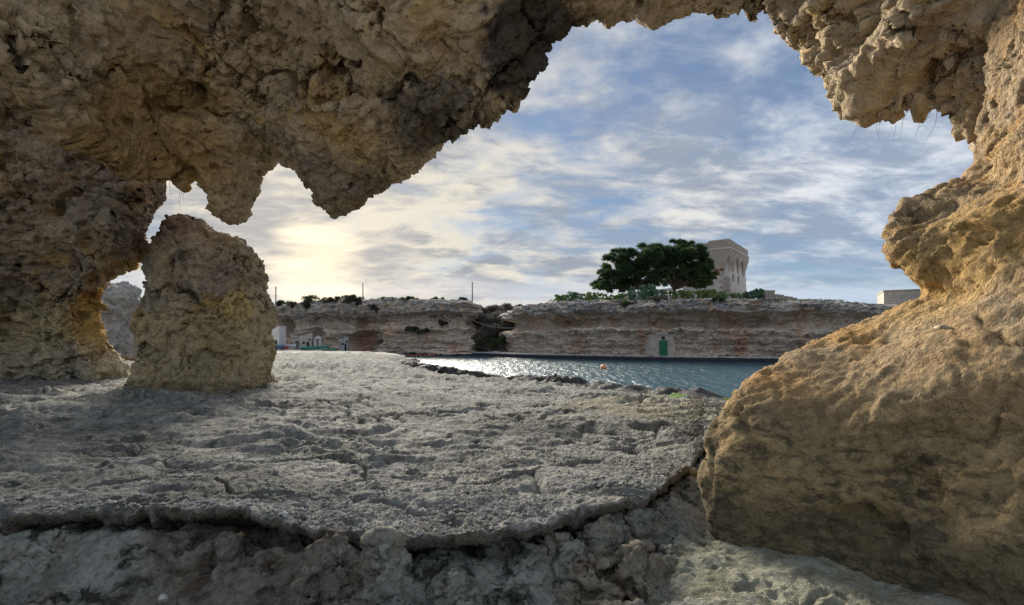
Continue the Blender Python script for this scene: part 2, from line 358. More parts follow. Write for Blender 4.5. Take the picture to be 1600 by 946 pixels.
def water_mat():
    m = bpy.data.materials.new('sea_water'); m.use_nodes = True; t = NT(m.node_tree)
    pos = t.n('ShaderNodeNewGeometry').outputs['Position']
    n1 = t.noise(t.vmath('MULTIPLY', pos, (.9, .22, 1)), 1.0, 4, .6, .3)
    n2 = t.noise(t.vmath('MULTIPLY', pos, (1., .5, 1)), 2.6, 4, .6, .2)
    bp = t.n('ShaderNodeBump', {'Height': t.math('MULTIPLY_ADD', n2, .35, n1), 'Strength': 1.0, 'Distance': .42}).outputs[0]
    b = t.n('ShaderNodeBsdfPrincipled', {'Base Color': (.014, .058, .078, 1), 'Roughness': .38, 'IOR': 1.33, 'Normal': bp})
    t.t.links.new(b.outputs[0], t.n('ShaderNodeOutputMaterial').inputs[0])
    return m
def water_sheet():
    V = np.array([[-45, 8, 0], [400, 8, 0], [400, 120, 0], [-45, 120, 0]], float)
    tag(obj_np('water', V, np.array([[0, 1, 2, 3]]), water_mat(), smooth=False), 'rippled blue-green water filling the inlet', 'water', kind='structure')
water_sheet()

# shoreline of the rock shelf (plan), traced left to right
SHORE = np.array([[-70, 96], [-30, 82], [-17, 70], [-12.5, 60], [-9.3, 46], [-3.5, 33], [0.2, 29.0], [2.2, 27.0], [4.2, 24.5], [6.6, 22.2], [9.2, 19.5], [11.5, 15.5], [16, 11], [26, 7]])
def shore_y(x):
    return np.interp(x, SHORE[:, 0], SHORE[:, 1])
LIP = np.array([[-400, 812], [0, 813], [60, 808], [140, 806], [200, 808], [290, 814], [380, 812], [430, 820], [500, 829], [570, 837], [640, 842], [720, 840], [790, 830], [840, 822], [900, 808], [950, 798], [985, 788], [1010, 783], [1040, 765], [1075, 735], [1100, 700], [1200, 690], [1600, 690], [2000, 690]], float)
def shelf_base(x, y):
    d = np.minimum(shore_y(x) - y, 40)
    z = .20 + .95 * sstep(0, 15, d) ** .8
    z += .12 * sstep(-5, -14, x) * sstep(8, 14, y)
    z -= .05 * sstep(1.2, 2.6, x) * sstep(8, 4, y)
    return z
def floor_detail(x, y, z, amp=1.0):
    p = np.stack([x, y, np.zeros_like(x)], 1)
    wv = .5 * np.stack([fbm(p * .9 + 9, 2, 301), fbm(p * .9, 2, 302), np.zeros_like(x)], 1)
    q = p * np.array([.62, 1.25, 1]) + wv
    rough = sstep(-.15, .35, fbm(p * .22, 3, 311)) * sstep(-.2, -.9, x / np.maximum(y, 1)) + .35 + sstep(14, 24, y) * .8
    rough = np.minimum(rough + .5 * sstep(.1, .4, fbm(p * .35, 2, 317)), 1.25)
    rough *= .22 + .78 * sstep(4.6, 8.5, y + .5 * np.abs(np.minimum(x, 0)))
    z = z + .06 * fbm(p * .35, 3, 303)
    z = z + amp * rough * .15 * (billow(q * 1.1, 4, 304, .55) - .6)
    z = z + amp * .022 * fbm(p * 2.6 + wv, 4, 305, .6)
    f1, f2 = worley(q * 1.5, 306)
    hole = sstep(.30, .10, f1) * sstep(.05, .4, fbm(p * .5, 2, 307))
    z = z - amp * .14 * hole
    c1, c2 = worley((p + wv * 1.4) * np.array([.55, .9, 1]), 321)
    z = z - amp * .10 * sstep(.07, 0, c2 - c1) * sstep(-.1, .2, fbm(p * .45 + 6, 2, 322))
    c1, c2 = worley((p + wv) * 3.4, 323)
    z = z - amp * .075 * sstep(.32, .12, c1) * sstep(-.05, .18, fbm(p * .6 + 1, 3, 324))
    gv = sstep(-.2, .25, fbm(p * .6 + 3, 3, 319))
    z = z + amp * .014 * fbm(p * 13, 3, 308, .7) + amp * gv * .016 * fbm(p * 38, 2, 309, .7)
    return z
def shelf():
    nr, nc = 310, 840
    u = np.concatenate([np.linspace(-1.9, -1.06, 70), np.linspace(-1.05, 1.0, nc - 100), np.linspace(1.03, 1.7, 30)])
    lipY = (EYE - 1.13) * FPX / (np.interp(u * FPX + CX, LIP[:, 0], LIP[:, 1]) - HY)
    t = np.linspace(0, 1, nr) ** 1.0
    inv = (1 / lipY)[None, :] * (1 - t[:, None]) + (1 / 92.) * t[:, None]
    Y = 1 / inv; X = Y * u[None, :]
    x, y = X.ravel(), Y.ravel()
    z = floor_detail(x, y, shelf_base(x, y))
    beach = sstep(47, 58, y) * sstep(-9, -13, x)
    z = z * (1 - beach) + beach * (.75 + .05 * fbm(np.stack([x, y, y * 0], 1) * .3, 3, 5))
    out = y - shore_y(x)
    z = np.where(out > 0, z - sstep(0, 1.5, out) * 1.6, z)
    # potholes
    for px, py, rx, ry, dp in ((255, 772, .26, .16, .16), (190, 788, .18, .06, .08), (590, 703, .16, .10, .09), (680, 698, .16, .10, .08), (740, 742, .25, .05, .05)):
        c = W(px, py, (EYE - 1.12) * FPX / (py - HY)); g = ((x - c[0]) / rx) ** 2 + ((y - c[1]) / ry) ** 2
        z -= dp * sstep(1.4, .3, g + .5 * fbm(np.stack([x, y, y * 0], 1) * 5, 2, 8))
    V = np.stack([x, y, z], 1)
    # ragged lip edge and a rolled-under front
    lipn = .07 * fbm(np.stack([V[:nc, 0], V[:nc, 1], V[:nc, 0] * 0], 1) * 3, 3, 21) + .03 * fbm(np.stack([V[:nc, 0], V[:nc, 1], V[:nc, 0] * 0], 1) * 9, 3, 22, .6)
    fx = np.stack([V[:nc, 0], V[:nc, 1] * .3, V[:nc, 0] * 0], 1)
    lipn = lipn + .03 * terrace(fbm(fx * 2.2 + 3, 3, 26, .7), 4, .06)
    fade = np.exp(-np.arange(nr) / 8.)[:, None]
    V[:, 1] += (lipn[None, :] * fade).ravel()
    front = V[:nc].copy(); rows = []
    for k, (dy, dz) in enumerate([(.34, -.17), (.15, -.13), (.05, -.11), (.012, -.085), (-.004, -.05), (-.008, -.018)]):
        r = front.copy(); r[:, 1] += dy; r[:, 2] += dz
        r[:, 1] += .03 * fbm(r * 8, 4, 30, .65); r[:, 2] += .025 * fbm(r * 5 + 2, 3, 35, .6) * (dz / -.1)
        rows.append(r)
    V = np.concatenate(rows + [V]); F = gridF(nr + 6, nc)
    keep = (V[:, 1] - shore_y(V[:, 0])) < 3
    V, F = cull(V, F, keep)
    tag(obj_np('rock_shelf', V, F, M_SHELF), 'wide grey pitted limestone shelf running from the cave to the water', 'rock shelf', kind='structure')
shelf()

def hollow():
    nr, nc = 60, 240
    u = np.linspace(-1.45, 1.45, nc)
    lipY = (EYE - 1.13) * FPX / (np.interp(u * FPX + CX, LIP[:, 0], LIP[:, 1]) - HY)
    t = np.linspace(0, 1, nr); Y0 = 2.45; Y1 = lipY + .40
    Y = Y0 + (Y1[None, :] - Y0) * t[:, None]; X = Y * u[None, :]
    x, y = X.ravel(), Y.ravel(); ly = np.tile(lipY, nr); px = x / y * FPX + CX
    d = ly - y                                            # metres in front of the lip
    right = sstep(960, 1110, px); left = sstep(430, 330, px)
    z = .985 - .24 * sstep(0., .50, d) - .10 * sstep(.5, 1.5, d)
    zr = 1.08 - .06 * sstep(0, 1.0, d) - .12 * sstep(.6, 2.2, d)
    z = z * (1 - right) + zr * right
    z -= left * .09 * sstep(.08, .30, d) * sstep(1.4, .6, d)
    p = np.stack([x, y, z * 0], 1)
    wv = .22 * np.stack([fbm(p * 2.2, 3, 411), fbm(p * 2.2, 3, 412), p[:, 2]], 1)
    damp = 1 - .85 * right - .55 * left
    f1, f2 = worley((p + wv) * np.array([2.0, 2.8, 1]), 401)
    z += damp * (.22 * sstep(0, .38, f2 - f1) - .12) * (.5 + .5 * sstep(-.2, .3, fbm(p * .9 + 2, 2, 420)))
    for bx, by, r, h in ((505, 905, .30, .16), (600, 905, .26, .15), (690, 930, .22, .12), (990, 880, .18, .10), (350, 875, .2, .08), (1170, 835, .25, .05), (440, 880, .2, .08)):
        yy = (EYE - .88) * FPX / (by - HY); cx = (bx - CX) / FPX * yy
        z += h * sstep(1.1, .2, np.sqrt(((x - cx) / r) ** 2 + ((y - yy) / (r * .8)) ** 2) + .3 * fbm(p * 5, 2, 430))
    z += (.35 + .65 * damp) * .05 * fbm((p + wv) * 2.6, 2, 402, .5)
    z = np.where(d < .04, np.minimum(z, 1.0), z)
    A = np.stack([x, y, z], 1); B = A.copy(); B[:, 2] = .35; n = nr * nc
    V = np.concatenate([A, B]); F = [tuple(f) for f in gridF(nr, nc)] + [tuple(f[::-1] + n) for f in gridF(nr, nc)]
    for idx in ([c for c in range(nc)][::-1], [(nr - 1) * nc + c for c in range(nc)], [r * nc for r in range(nr)], [r * nc + nc - 1 for r in range(nr)][::-1]):
        for a_, b_ in zip(idx[:-1], idx[1:]): F.append((a_, b_, b_ + n, a_ + n))
    V, F = remesh(V, F, .0195); V = laplace(V, F, 3)
    V, F = cull(V, F, (V[:, 2] > .45) & (V[:, 1] > 2.45))
    def wt(V):
        px = V[:, 0] / V[:, 1] * FPX + CX
        return 1 - .62 * sstep(960, 1120, px) - .35 * sstep(430, 330, px)
    V = rockify(V, F, .045, .055, .024, .34, 440, pits=.035, crack=.055, an=(.8, .8, 1.1), worn=.6, wt=wt)
    tag(obj_np('rock_hollow', V, F, M_HOL), 'dark eroded hollow of lumpy rock below the shelf edge', 'rock floor', kind='structure')
hollow()

def rear_floor():  # unseen floor behind the camera, added to bounce skylight onto the roof
    xs = np.linspace(-16, 12, 57); ys = np.linspace(-14, 2.52, 34)
    X, Y = np.meshgrid(xs, ys); x, y = X.ravel(), Y.ravel()
    z = .86 + .10 * sstep(-2, -10, y) + .12 * fbm(np.stack([x, y, x * 0], 1) * .5, 3, 77) * sstep(2.5, 1.2, y)
    tag(obj_np('bounce_floor', np.stack([x, y, z], 1), gridF(34, 57), M_SAND), 'unseen pale sandy floor behind the camera, added to bounce light', 'rock floor', kind='structure')
rear_floor()

# ------------------------------------------------------------------ cave ceiling
RIM = [(-260, -40, 8.2), (-120, 20, 8.5), (-50, 62, 8.8), (0, 94, 9.0), (45, 138, 9.6), (100, 184, 10.4), (170, 232, 11.4), (240, 266, 12.4), (285, 286, 12.9),
       (330, 270, 13.1), (395, 251, 13.1), (430, 247, 13.1), (462, 258, 13.0), (520, 272, 12.8), (590, 268, 12.3), (634, 258, 12.0), (656, 232, 11.8), (690, 204, 11.4), (740, 174, 11.0),
       (790, 138, 10.7), (826, 104, 10.4), (850, 66, 10.2), (888, 24, 10.0), (940, 10, 9.9), (1000, 12, 9.8), (1060, 30, 9.6), (1110, 34, 9.5), (1152, 26, 9.3), (1184, 28, 9.1),
       (1208, 50, 8.9), (1258, 70, 8.7), (1290, 108, 8.4), (1320, 134, 8.1), (1354, 162, 7.8), (1388, 172, 7.5), (1425, 180, 7.3), (1470, 190, 7.0), (1500, 210, 6.8), (1525, 235, 6.7),
       (1580, 290, 6.6), (1680, 350, 6.4), (1850, 420, 6.2)]
def ceiling():
    rim = np.array([W(*r) for r in RIM]); n = len(rim)
    k = np.ones(7) / 7
    smooth = np.stack([np.convolve(np.pad(rim[:, i], 3, mode='edge'), k, 'valid') for i in range(3)], 1)
    dev = rim - smooth
    secs = []
    for i in range(n):
        S, D = smooth[i], dev[i]
        L = float(np.clip((RIM[i][1] + 150) / 400, .42, 1.0)) * S[1] / 11.
        sec = [S + D]
        for dy, dz, dk in ((-.22, .16, .9), (-.75, .62, .6), (-1.5, 1.4, .3), (-2.4, 2.4, .1), (-3.2, 3.5, 0)):
            sec.append(S + D * dk + np.array([0, dy * L, dz * L]))
        sec.append(S + np.array([0, -3.2 * L, 4.3 * L]))
        sec.append(S + np.array([0, -2.2 * L, 4.8 * L]))
        sec.append(S + D * .2 + np.array([S[0] * .03, -.3 * L, 3.6 * L]))
        sec.append(S + D * .7 + np.array([S[0] * .03, .75, 1.2]))
        sec.append(S + D + np.array([S[0] * .02, .45, .25]))
        secs.append(sec)
    A = np.array(secs)
    nr, nc = A.shape[:2]
    V = A.reshape(-1, 3); F = [tuple(f) for f in gridF(nr, nc, True)]
    F.append(tuple(range(nc))[::-1]); F.append(tuple(range((nr - 1) * nc, nr * nc)))
    V, F = remesh(V, F, .046)
    V = laplace(V, F, 6)
    V = rockify(V, F, .50, .26, .075, 1.25, 50, pits=.12, strat=.05, crack=.20, inset=.0)
    return V, F
V, F = ceiling()
ceil = tag(obj_np('cave_ceiling', V, F, M_CEIL), 'rough tan limestone roof of the cave arching over the opening', 'cave roof', kind='structure')

def blob_rows(rows, nseg=28):                # rows: (px_left, px_right, py, Y, depth)
    V = []
    for l, r, py, Y, dp in rows:
        a = W(l, py, Y); b = W(r, py, Y); c = (a + b) / 2; hw = (b[0] - a[0]) / 2
        for k in range(nseg):
            th = 2 * math.pi * k / nseg; ct, st = math.cos(th), math.sin(th)
            e = .62
            V.append(c + np.array([hw * math.copysign(abs(ct) ** e, ct), dp * math.copysign(abs(st) ** e, st), 0]))
    n = len(rows); F = [tuple(f) for f in gridF(n, nseg, True)]
    F.append(tuple(range(nseg))[::-1]); F.append(tuple(range((n - 1) * nseg, n * nseg)))
    return V, F
def rock_blob(name, rows, vox, mat, parent=None, lap=4, **kw):
    V, F = blob_rows(rows); V, F = remesh(V, F, vox); V = laplace(V, F, lap); V = rockify(V, F, **kw)
    return obj_np(name, V, F, mat, parent)
st1 = rock_blob('stalactite', [(262, 412, 218, 12.9, 1.2), (288, 398, 255, 12.9, .9), (312, 388, 283, 12.9, .55), (328, 384, 305, 12.9, .42), (336, 381, 325, 12.9, .36), (346, 376, 337, 12.9, .26), (356, 368, 343, 12.9, .15)],
          .045, M_CEIL, ceil, low=.10, mid=.16, fine=.06, seed=71, pits=.08, inset=.0)
st2 = rock_blob('stalactite', [(440, 690, 205, 12.4, 1.6), (462, 645, 245, 12.5, 1.2), (472, 606, 268, 12.5, .9), (482, 582, 290, 12.5, .65), (492, 564, 308, 12.5, .5), (504, 546, 322, 12.5, .36), (512, 529, 333, 12.5, .2), (516, 522, 344, 12.5, .08)],
          .045, M_CEIL, ceil, low=.10, mid=.18, fine=.07, seed=75, pits=.08, inset=.0)

# ------------------------------------------------------------------ walls
def relief(name, rows, back, vox, mat, label, cat, res=(50, 36), keepf=None, **kw):
    A = resample([[W(*p) for p in r] for r in rows], *res); nr, nc = res
    back = np.array(back, float)
    B = A + back; Mid = A + back * .25
    Mid[:, 0] += back * .06
    front = A.reshape(-1, 3); bk = B.reshape(-1, 3); n = nr * nc
    V = np.concatenate([front, bk]); F = [tuple(f) for f in gridF(nr, nc)] + [tuple(f[::-1] + n) for f in gridF(nr, nc)]
    def strip(idx):
        for a, b in zip(idx[:-1], idx[1:]): F.append((b, a, a + n, b + n))
    top = list(range(nc)); bot = [(nr - 1) * nc + c for c in range(nc)]; le = [r * nc for r in range(nr)]; ri = [r * nc + nc - 1 for r in range(nr)]
    strip(top); strip(bot[::-1]); strip(ri); strip(le[::-1])
    V, F = remesh(V, F, vox); V = laplace(V, F, 5); V = rockify(V, F, **kw)
    if keepf is not None: V, F = cull(V, F, keepf(V))
    return tag(obj_np(name, V, F, mat), label, cat, kind='structure')
# left wall: silhouette on its right, overhanging towards the top
def lrow(py, sx, sY, yl, bulge=0.):
    return [(sx, py, sY), (sx - 22, py, sY - .5 - bulge * .5), (sx - 70, py, sY - 1.1 - bulge), (sx - 150, py, (sY + yl) / 2 - bulge), (-60, py, yl), (-220, py, yl - .5), (-420, py, yl - 1)]
LW = [lrow(40, 150, 14.2, 12.8), lrow(150, 215, 14.6, 13.2), lrow(235, 250, 14.6, 13.4), lrow(275, 264, 14.5, 13.4, .1), lrow(312, 266, 14.4, 13.4, .2), lrow(345, 246, 14.5, 13.6, .3), lrow(372, 234, 14.7, 13.8, .2), lrow(398, 230, 14.9, 14.1, .1), lrow(425, 204, 15.4, 14.6),
      lrow(452, 182, 16.0, 15.2), lrow(490, 164, 16.8, 15.8), lrow(525, 172, 17.2, 16.0, .2), lrow(552, 190, 17.6, 16.2, .4), lrow(580, 204, 18.0, 16.4, .6), lrow(615, 210, 18.2, 16.5, .7)]
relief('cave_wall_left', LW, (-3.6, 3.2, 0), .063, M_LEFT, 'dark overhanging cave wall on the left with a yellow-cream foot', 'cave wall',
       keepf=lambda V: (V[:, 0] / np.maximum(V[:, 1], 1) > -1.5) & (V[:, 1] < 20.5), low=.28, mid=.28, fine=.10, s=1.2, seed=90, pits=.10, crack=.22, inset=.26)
# right wall: silhouette on its left, with the overhang and the low boulder-like toe
def rrow(py, sx, sY, y1, y2, y3, x1=1600):
    d = x1 - sx
    return [(sx, py, sY), (sx + .03 * d + 4, py, sY - .13), (sx + .13 * d + 6, py, sY - .06 + (y1 - sY) * .20), (sx + .42 * d, py, sY + (y1 - sY) * .48), (x1, py, y1), (1760, py, y2), (2050, py, y3)]
RW = [rrow(-260, 1600, 6.0, 5.2, 4.4, 3.6, 1680), rrow(-120, 1578, 6.0, 5.1, 4.3, 3.5, 1660), rrow(0, 1564, 6.0, 5.0, 4.2, 3.4, 1650), rrow(90, 1556, 6.0, 4.9, 4.1, 3.3, 1640), rrow(170, 1544, 6.0, 4.7, 4.0, 3.2, 1630), rrow(225, 1524, 6.0, 4.5, 3.9, 3.1),
      rrow(262, 1508, 5.9, 4.4, 3.8, 3.1), rrow(288, 1488, 5.7, 4.3, 3.7, 3.0), rrow(306, 1432, 5.5, 4.2, 3.7, 3.0), rrow(335, 1402, 5.35, 4.1, 3.6, 3.0), rrow(372, 1390, 5.2, 4.0, 3.5, 2.9), rrow(410, 1402, 5.15, 3.9, 3.45, 2.9),
      rrow(440, 1428, 5.1, 3.85, 3.4, 2.8), rrow(462, 1436, 5.1, 3.8, 3.35, 2.8), rrow(480, 1388, 5.2, 3.75, 3.3, 2.8), rrow(505, 1325, 5.3, 3.7, 3.3, 2.75), rrow(545, 1246, 5.25, 3.6, 3.2, 2.7), rrow(580, 1188, 5.15, 3.5, 3.15, 2.7),
      rrow(620, 1140, 5.0, 3.45, 3.1, 2.65), rrow(665, 1110, 4.9, 3.4, 3.05, 2.6), rrow(710, 1096, 4.75, 3.35, 3.0, 2.6), rrow(755, 1095, 4.6, 3.25, 2.95, 2.55), rrow(800, 1108, 4.5, 3.2, 2.9, 2.5), rrow(860, 1135, 4.4, 3.1, 2.85, 2.45), rrow(960, 1160, 4.3, 3.05, 2.8, 2.4), rrow(1080, 1170, 4.2, 3.0, 2.8, 2.4)]
relief('cave_wall_right', RW, (2.2, 1.9, 0), .030, M_RIGHT, 'ochre rock wall on the right swelling into a low sandy boulder', 'cave wall', res=(78, 40),
       keepf=lambda V: (V[:, 2] < 8) & (V[:, 2] > .55) & (V[:, 0] < V[:, 1] * 1.25 + .6) & (V[:, 1] < 7.6), low=.14, mid=.055, fine=.024, s=.6, seed=120, pits=.05, crack=.04, inset=.0, an=(.9, .9, 1.1), lump=.4, worn=.6, wt=lambda V: 1 - .45 * sstep(3.3, 2.7, V[:, 2]))

# ------------------------------------------------------------------ free-standing pillar
PIL = [(274, 292, 335, 15.6, .3), (260, 310, 342, 15.6, .75), (255, 330, 354, 15.5, 1.05), (252, 350, 366, 15.5, 1.2), (250, 384, 373, 15.5, 1.35), (248, 398, 386, 15.5, 1.45), (245, 411, 405, 15.5, 1.55), (245, 420, 428, 15.5, 1.6), (240, 425, 450, 15.5, 1.65), (228, 428, 474, 15.5, 1.7),
       (216, 429, 492, 15.5, 1.8), (214, 430, 520, 15.5, 1.8), (214, 431, 550, 15.5, 1.8), (214, 431, 580, 15.5, 1.85), (208, 436, 592, 15.5, 2.0), (192, 448, 604, 15.5, 2.6), (165, 475, 616, 15.5, 3.4), (140, 500, 635, 15.5, 4.0)]
PIL = [((l + r) / 2 - (r - l) * (.455 if py > 440 else .50), (l + r) / 2 + (r - l) * (.455 if py > 440 else .505), py, Y, dp * .78) for l, r, py, Y, dp in PIL]
pil = rock_blob('rock_pillar', PIL, .045, M_PIL, low=.09, mid=.17, fine=.06, s=1.0, seed=150, pits=.08, lap=3, crack=.14, inset=.17)
tag(pil, 'free-standing rock pillar at the cave mouth, dark above and yellowish below', 'rock pillar')
# metal pipe sticking out of the pillar
def tube(pts, rad, n=8, caps=True):
    P = np.array(pts, float); T = np.gradient(P, axis=0); T /= np.linalg.norm(T, axis=1, keepdims=True) + 1e-9
    rad = np.full(len(P), rad) if np.isscalar(rad) else np.array(rad); V = []
    for i in range(len(P)):
        ref = np.array([0, 0, 1.]) if abs(T[i, 2]) < .9 else np.array([1., 0, 0])
        a = np.cross(T[i], ref); a /= np.linalg.norm(a); b = np.cross(T[i], a)
        for k in range(n):
            th = 2 * math.pi * k / n; V.append(P[i] + rad[i] * (a * math.cos(th) + b * math.sin(th)))
    F = gridF(len(P), n, True)
    if caps:
        V = V + [P[0], P[-1]]; c0, c1 = len(V) - 2, len(V) - 1; L = (len(P) - 1) * n
        F = np.concatenate([F, [[(k + 1) % n, k, c0, c0] for k in range(n)], [[L + k, L + (k + 1) % n, c1, c1] for k in range(n)]])
    return np.array(V), np.array(F)
def joinVF(parts):
    V, F, o = [], [], 0
    for v, f in parts: V.append(np.asarray(v, float)); F.append(np.asarray(f) + o); o += len(v)
    return np.concatenate(V), np.concatenate(F)
def meshq(name, V, F, mat, parent=None, smooth=True):       # quads that may be degenerate (tri as a,b,c,c)
    me = bpy.data.meshes.new(name); me.from_pydata([tuple(map(float, v)) for v in V], [], [tuple(dict.fromkeys(int(i) for i in f)) for f in F]); me.update()
    if smooth: me.polygons.foreach_set('use_smooth', np.full(len(me.polygons), True))
    return link(name, me, mat, parent)
M_PIPE = plain_mat('grey_pipe', (.16, .16, .17), .5, .3, 5., .2)
V, F = tube([W(224, 442, 15.3), W(246, 443, 15.3), W(275, 444, 15.3)], .055, 10)
tag(meshq('pipe', V, F, M_PIPE), 'short dark round pipe jutting from the left side of the pillar', 'pipe')

# ------------------------------------------------------------------ far shore: cliffs
def smooth1(a, k):
    return np.convolve(np.pad(a, k, mode='edge'), np.ones(2 * k + 1) / (2 * k + 1), 'valid')
def cliff(name, path, top, base_py, prof, feats, label, px0, px1, nc, nr, seed, amp=1.0, back=(0, 1), rise=.5):
    px = np.linspace(px0, px1, nc)
    Y = smooth1(np.interp(px, [p[0] for p in path], [p[1] for p in path]), 3)
    X = (px - CX) / FPX * Y
    zt = EYE + (HY - np.interp(px, [p[0] for p in top], [p[1] for p in top])) / FPX * Y
    zb = np.full(nc, -.4)
    tx, ty = np.gradient(X), np.gradient(Y); L = np.hypot(tx, ty); nx, ny = ty / L, -tx / L      # outward (towards the camera)
    q1 = np.stack([X, Y, X * 0], 1)
    zt = zt + .22 * fbm(q1 * .6, 4, seed, .6)
    h = np.linspace(0, 1, nr)[:, None]
    z = zb + (zt - zb) * h
    # strata heights wander along the face
    hh = np.clip(h + .05 * fbm(np.stack([np.tile(X * .12, nr), np.tile(Y * .12, nr), np.repeat(h.ravel(), nc) * 1.5], 1), 2, seed + 2).reshape(nr, nc), 0, 1)
    off = np.interp(hh, [p[0] for p in prof], [p[1] for p in prof])
    P = np.stack([np.tile(X, nr), np.tile(Y, nr), z.ravel()], 1)
    wj = .6 * np.stack([fbm(P * .5, 3, seed + 30 + k) for k in range(3)], 1)
    off = off.ravel() * (1 + .5 * fbm(P * np.array([.22, .22, .1]), 2, seed + 3))
    off += amp * (.8 * fbm(P * .16, 2, seed + 4) + .42 * terrace(fbm((P + wj) * np.array([.5, .5, .8]), 4, seed + 5, .6), 3, .2) + .40 * (ridged((P + wj) * 1.1, 4, seed + 6, .62) - .3))
    f1, f2 = worley((P + wj * .5) * np.array([.8, .8, 1.1]), seed + 7)
    off += amp * .5 * fbm((P + wj * .4) * np.array([.12, .12, 1.5]), 4, seed + 15, .6)
    off -= amp * .12 * sstep(.12, 0, f2 - f1) + amp * .5 * sstep(.32, .1, f1) * sstep(.1, .3, fbm(P * .4, 2, seed + 8))
    pxs = np.tile(px, nr); pys = HY - (P[:, 2] - EYE) * FPX / P[:, 1]
    for cx, cy, rx, ry, dp in feats:
        g = ((pxs - cx) / rx) ** 2 + ((pys - cy) / ry) ** 2 + .35 * fbm(P * .8, 3, seed + 9)
        off -= dp * sstep(1.15, .75, g)
    fine = amp * .14 * fbm(P * 3.2, 3, seed + 10, .7)
    off += fine
    V = P.copy(); V[:, 0] += np.tile(nx, nr) * off; V[:, 1] += np.tile(ny, nr) * off
    V[:, 2] += .18 * amp * fbm(P * 1.4, 3, seed + 12)
    rows = [V.reshape(nr, nc, 3)]; last = rows[0][-1]
    bx, by = back
    for k, d in enumerate((.4, 1., 2., 4., 8., 16., 34., 70.)):
        r = np.stack([X + bx * d, Y + by * d, zt + rise * (1 - math.exp(-d / 18)) * 3 + .15 * fbm(np.stack([X, Y + d, X * 0], 1) * .7, 3, seed + 40 + k)], 1)
        rows.append(r[None])
    A = np.concatenate(rows); 
    return tag(obj_np(name, A.reshape(-1, 3), gridF(A.shape[0], nc), M_CLIFF), label, 'cliff', kind='structure')

PROF_R = [(0, .5), (.06, .9), (.12, .5), (.30, .35), (.46, .7), (.53, 1.0), (.56, .6), (.59, -.7), (.66, -1.3), (.76, -1.0), (.80, .2), (.84, 1.0), (.93, .9), (1, .1)]
RPATH = [(790, 88), (806, 76), (830, 73), (900, 69), (1000, 64), (1100, 61), (1250, 58), (1310, 57), (1330, 60), (1360, 72), (1420, 80), (1560, 84)]
cliff('cliff_right', RPATH, [(790, 490), (806, 486), (820, 478), (850, 474), (870, 471), (950, 470), (1060, 469), (1150, 467), (1200, 470), (1270, 471), (1315, 472), (1330, 474), (1400, 478), (1560, 478)], 557, PROF_R,
      [(1115, 505, 40, 10, .9), (1180, 503, 30, 9, .8), (1040, 506, 22, 9, .9), (930, 505, 55, 8, .7), (880, 503, 22, 9, .8), (1030, 541, 14, 20, .5)],
      'long layered limestone cliff behind the water, below the tower', 790, 1500, 620, 130, 500)
PROF_L = [(0, .6), (.06, .8), (.14, .4), (.35, .2), (.50, .1), (.62, -.5), (.72, -.2), (.78, .8), (.92, .9), (1, .1)]
LPATH = [(150, 110), (300, 104), (400, 100), (432, 99), (470, 97), (500, 94), (560, 92), (600, 88), (660, 85), (728, 82), (738, 83), (744, 88), (748, 100)]
cliff('cliff_left', LPATH, [(150, 500), (300, 492), (420, 478), (440, 476), (462, 478), (474, 472), (500, 472), (540, 471), (600, 467), (680, 468), (725, 470), (738, 474), (748, 480)], 552, PROF_L,
      [(447, 512, 12, 13, 3.5), (572, 534, 30, 19, 3.4), (576, 541, 9, 11, 10.), (572, 505, 24, 10, 2.0), (520, 503, 42, 9, 1.5), (493, 530, 18, 18, 2.4), (640, 498, 50, 7, 1.0), (690, 492, 30, 6, 1.0), (655, 516, 40, 3.5, -.9), (700, 550, 60, 4, -1.6)],
      'reddish grey cliff with cave hollows at the head of the inlet', 150, 748, 520, 130, 560, back=(-.12, 1))

def far_terrain():
    # gully between the two cliffs and the plateau behind
    xs = np.linspace(-8.6, 8, 60); ys = np.linspace(80, 150, 50); X, Y = np.meshgrid(xs, ys); x, y = X.ravel(), Y.ravel()
    z = .5 + 7.6 * sstep(80, 96, y) + .5 * fbm(np.stack([x, y, x * 0], 1) * .3, 4, 600)
    tag(obj_np('gully', np.stack([x, y, z], 1), gridF(50, 60), M_SCRUB), 'steep scrubby gully between the two cliffs', 'gully', kind='structure')
far_terrain()
def quay():
    # low quay along the foot of the right cliff
    px = np.linspace(738, 1420, 220); Y = np.interp(px, [738, 800, 900, 1000, 1100, 1250, 1330, 1420], [80, 71.5, 66.5, 62, 59, 56, 56, 57])
    X = (px - CX) / FPX * Y; q = np.stack([X, Y, X * 0], 1); j = .10 * fbm(q * 1.2, 3, 640) + .05 * fbm(q * 5, 2, 641)
    rows = [np.stack([X, Y + j, X * 0 - .8], 1), np.stack([X, Y + j * 1.2, X * 0 + .1], 1), np.stack([X, Y + .02 + j, X * 0 + .42], 1), np.stack([X, Y + .06 + j * .6, .55 + .02 * j], 1), np.stack([X, Y + .5, .57 + .1 * j], 1), np.stack([X, Y + 5.5, .6 + .1 * j], 1)]
    A = np.array(rows); tag(obj_np('quay', A.reshape(-1, 3), gridF(6, 220), M_QUAY, smooth=False), 'low dark-faced stone quay along the foot of the cliff', 'quay', kind='structure')
quay()
def beach():
    xs = np.linspace(-46, -10, 90); ys = np.linspace(56, 99, 60); X, Y = np.meshgrid(xs, ys); x, y = X.ravel(), Y.ravel(); p = np.stack([x, y, x * 0], 1)
    z = .86 + .05 * fbm(p * .4, 4, 66) - 1.2 * sstep(-2.0, .5, y - shore_y(x) + .8 * fbm(p * .3, 2, 67)) - .5 * sstep(60, 56, y + 1.5 * fbm(p * .5, 2, 68))
    tag(obj_np('beach', np.stack([x, y, z], 1), gridF(60, 90), M_SAND), 'pale sandy beach in front of the huts', 'beach', kind='structure')
beach()
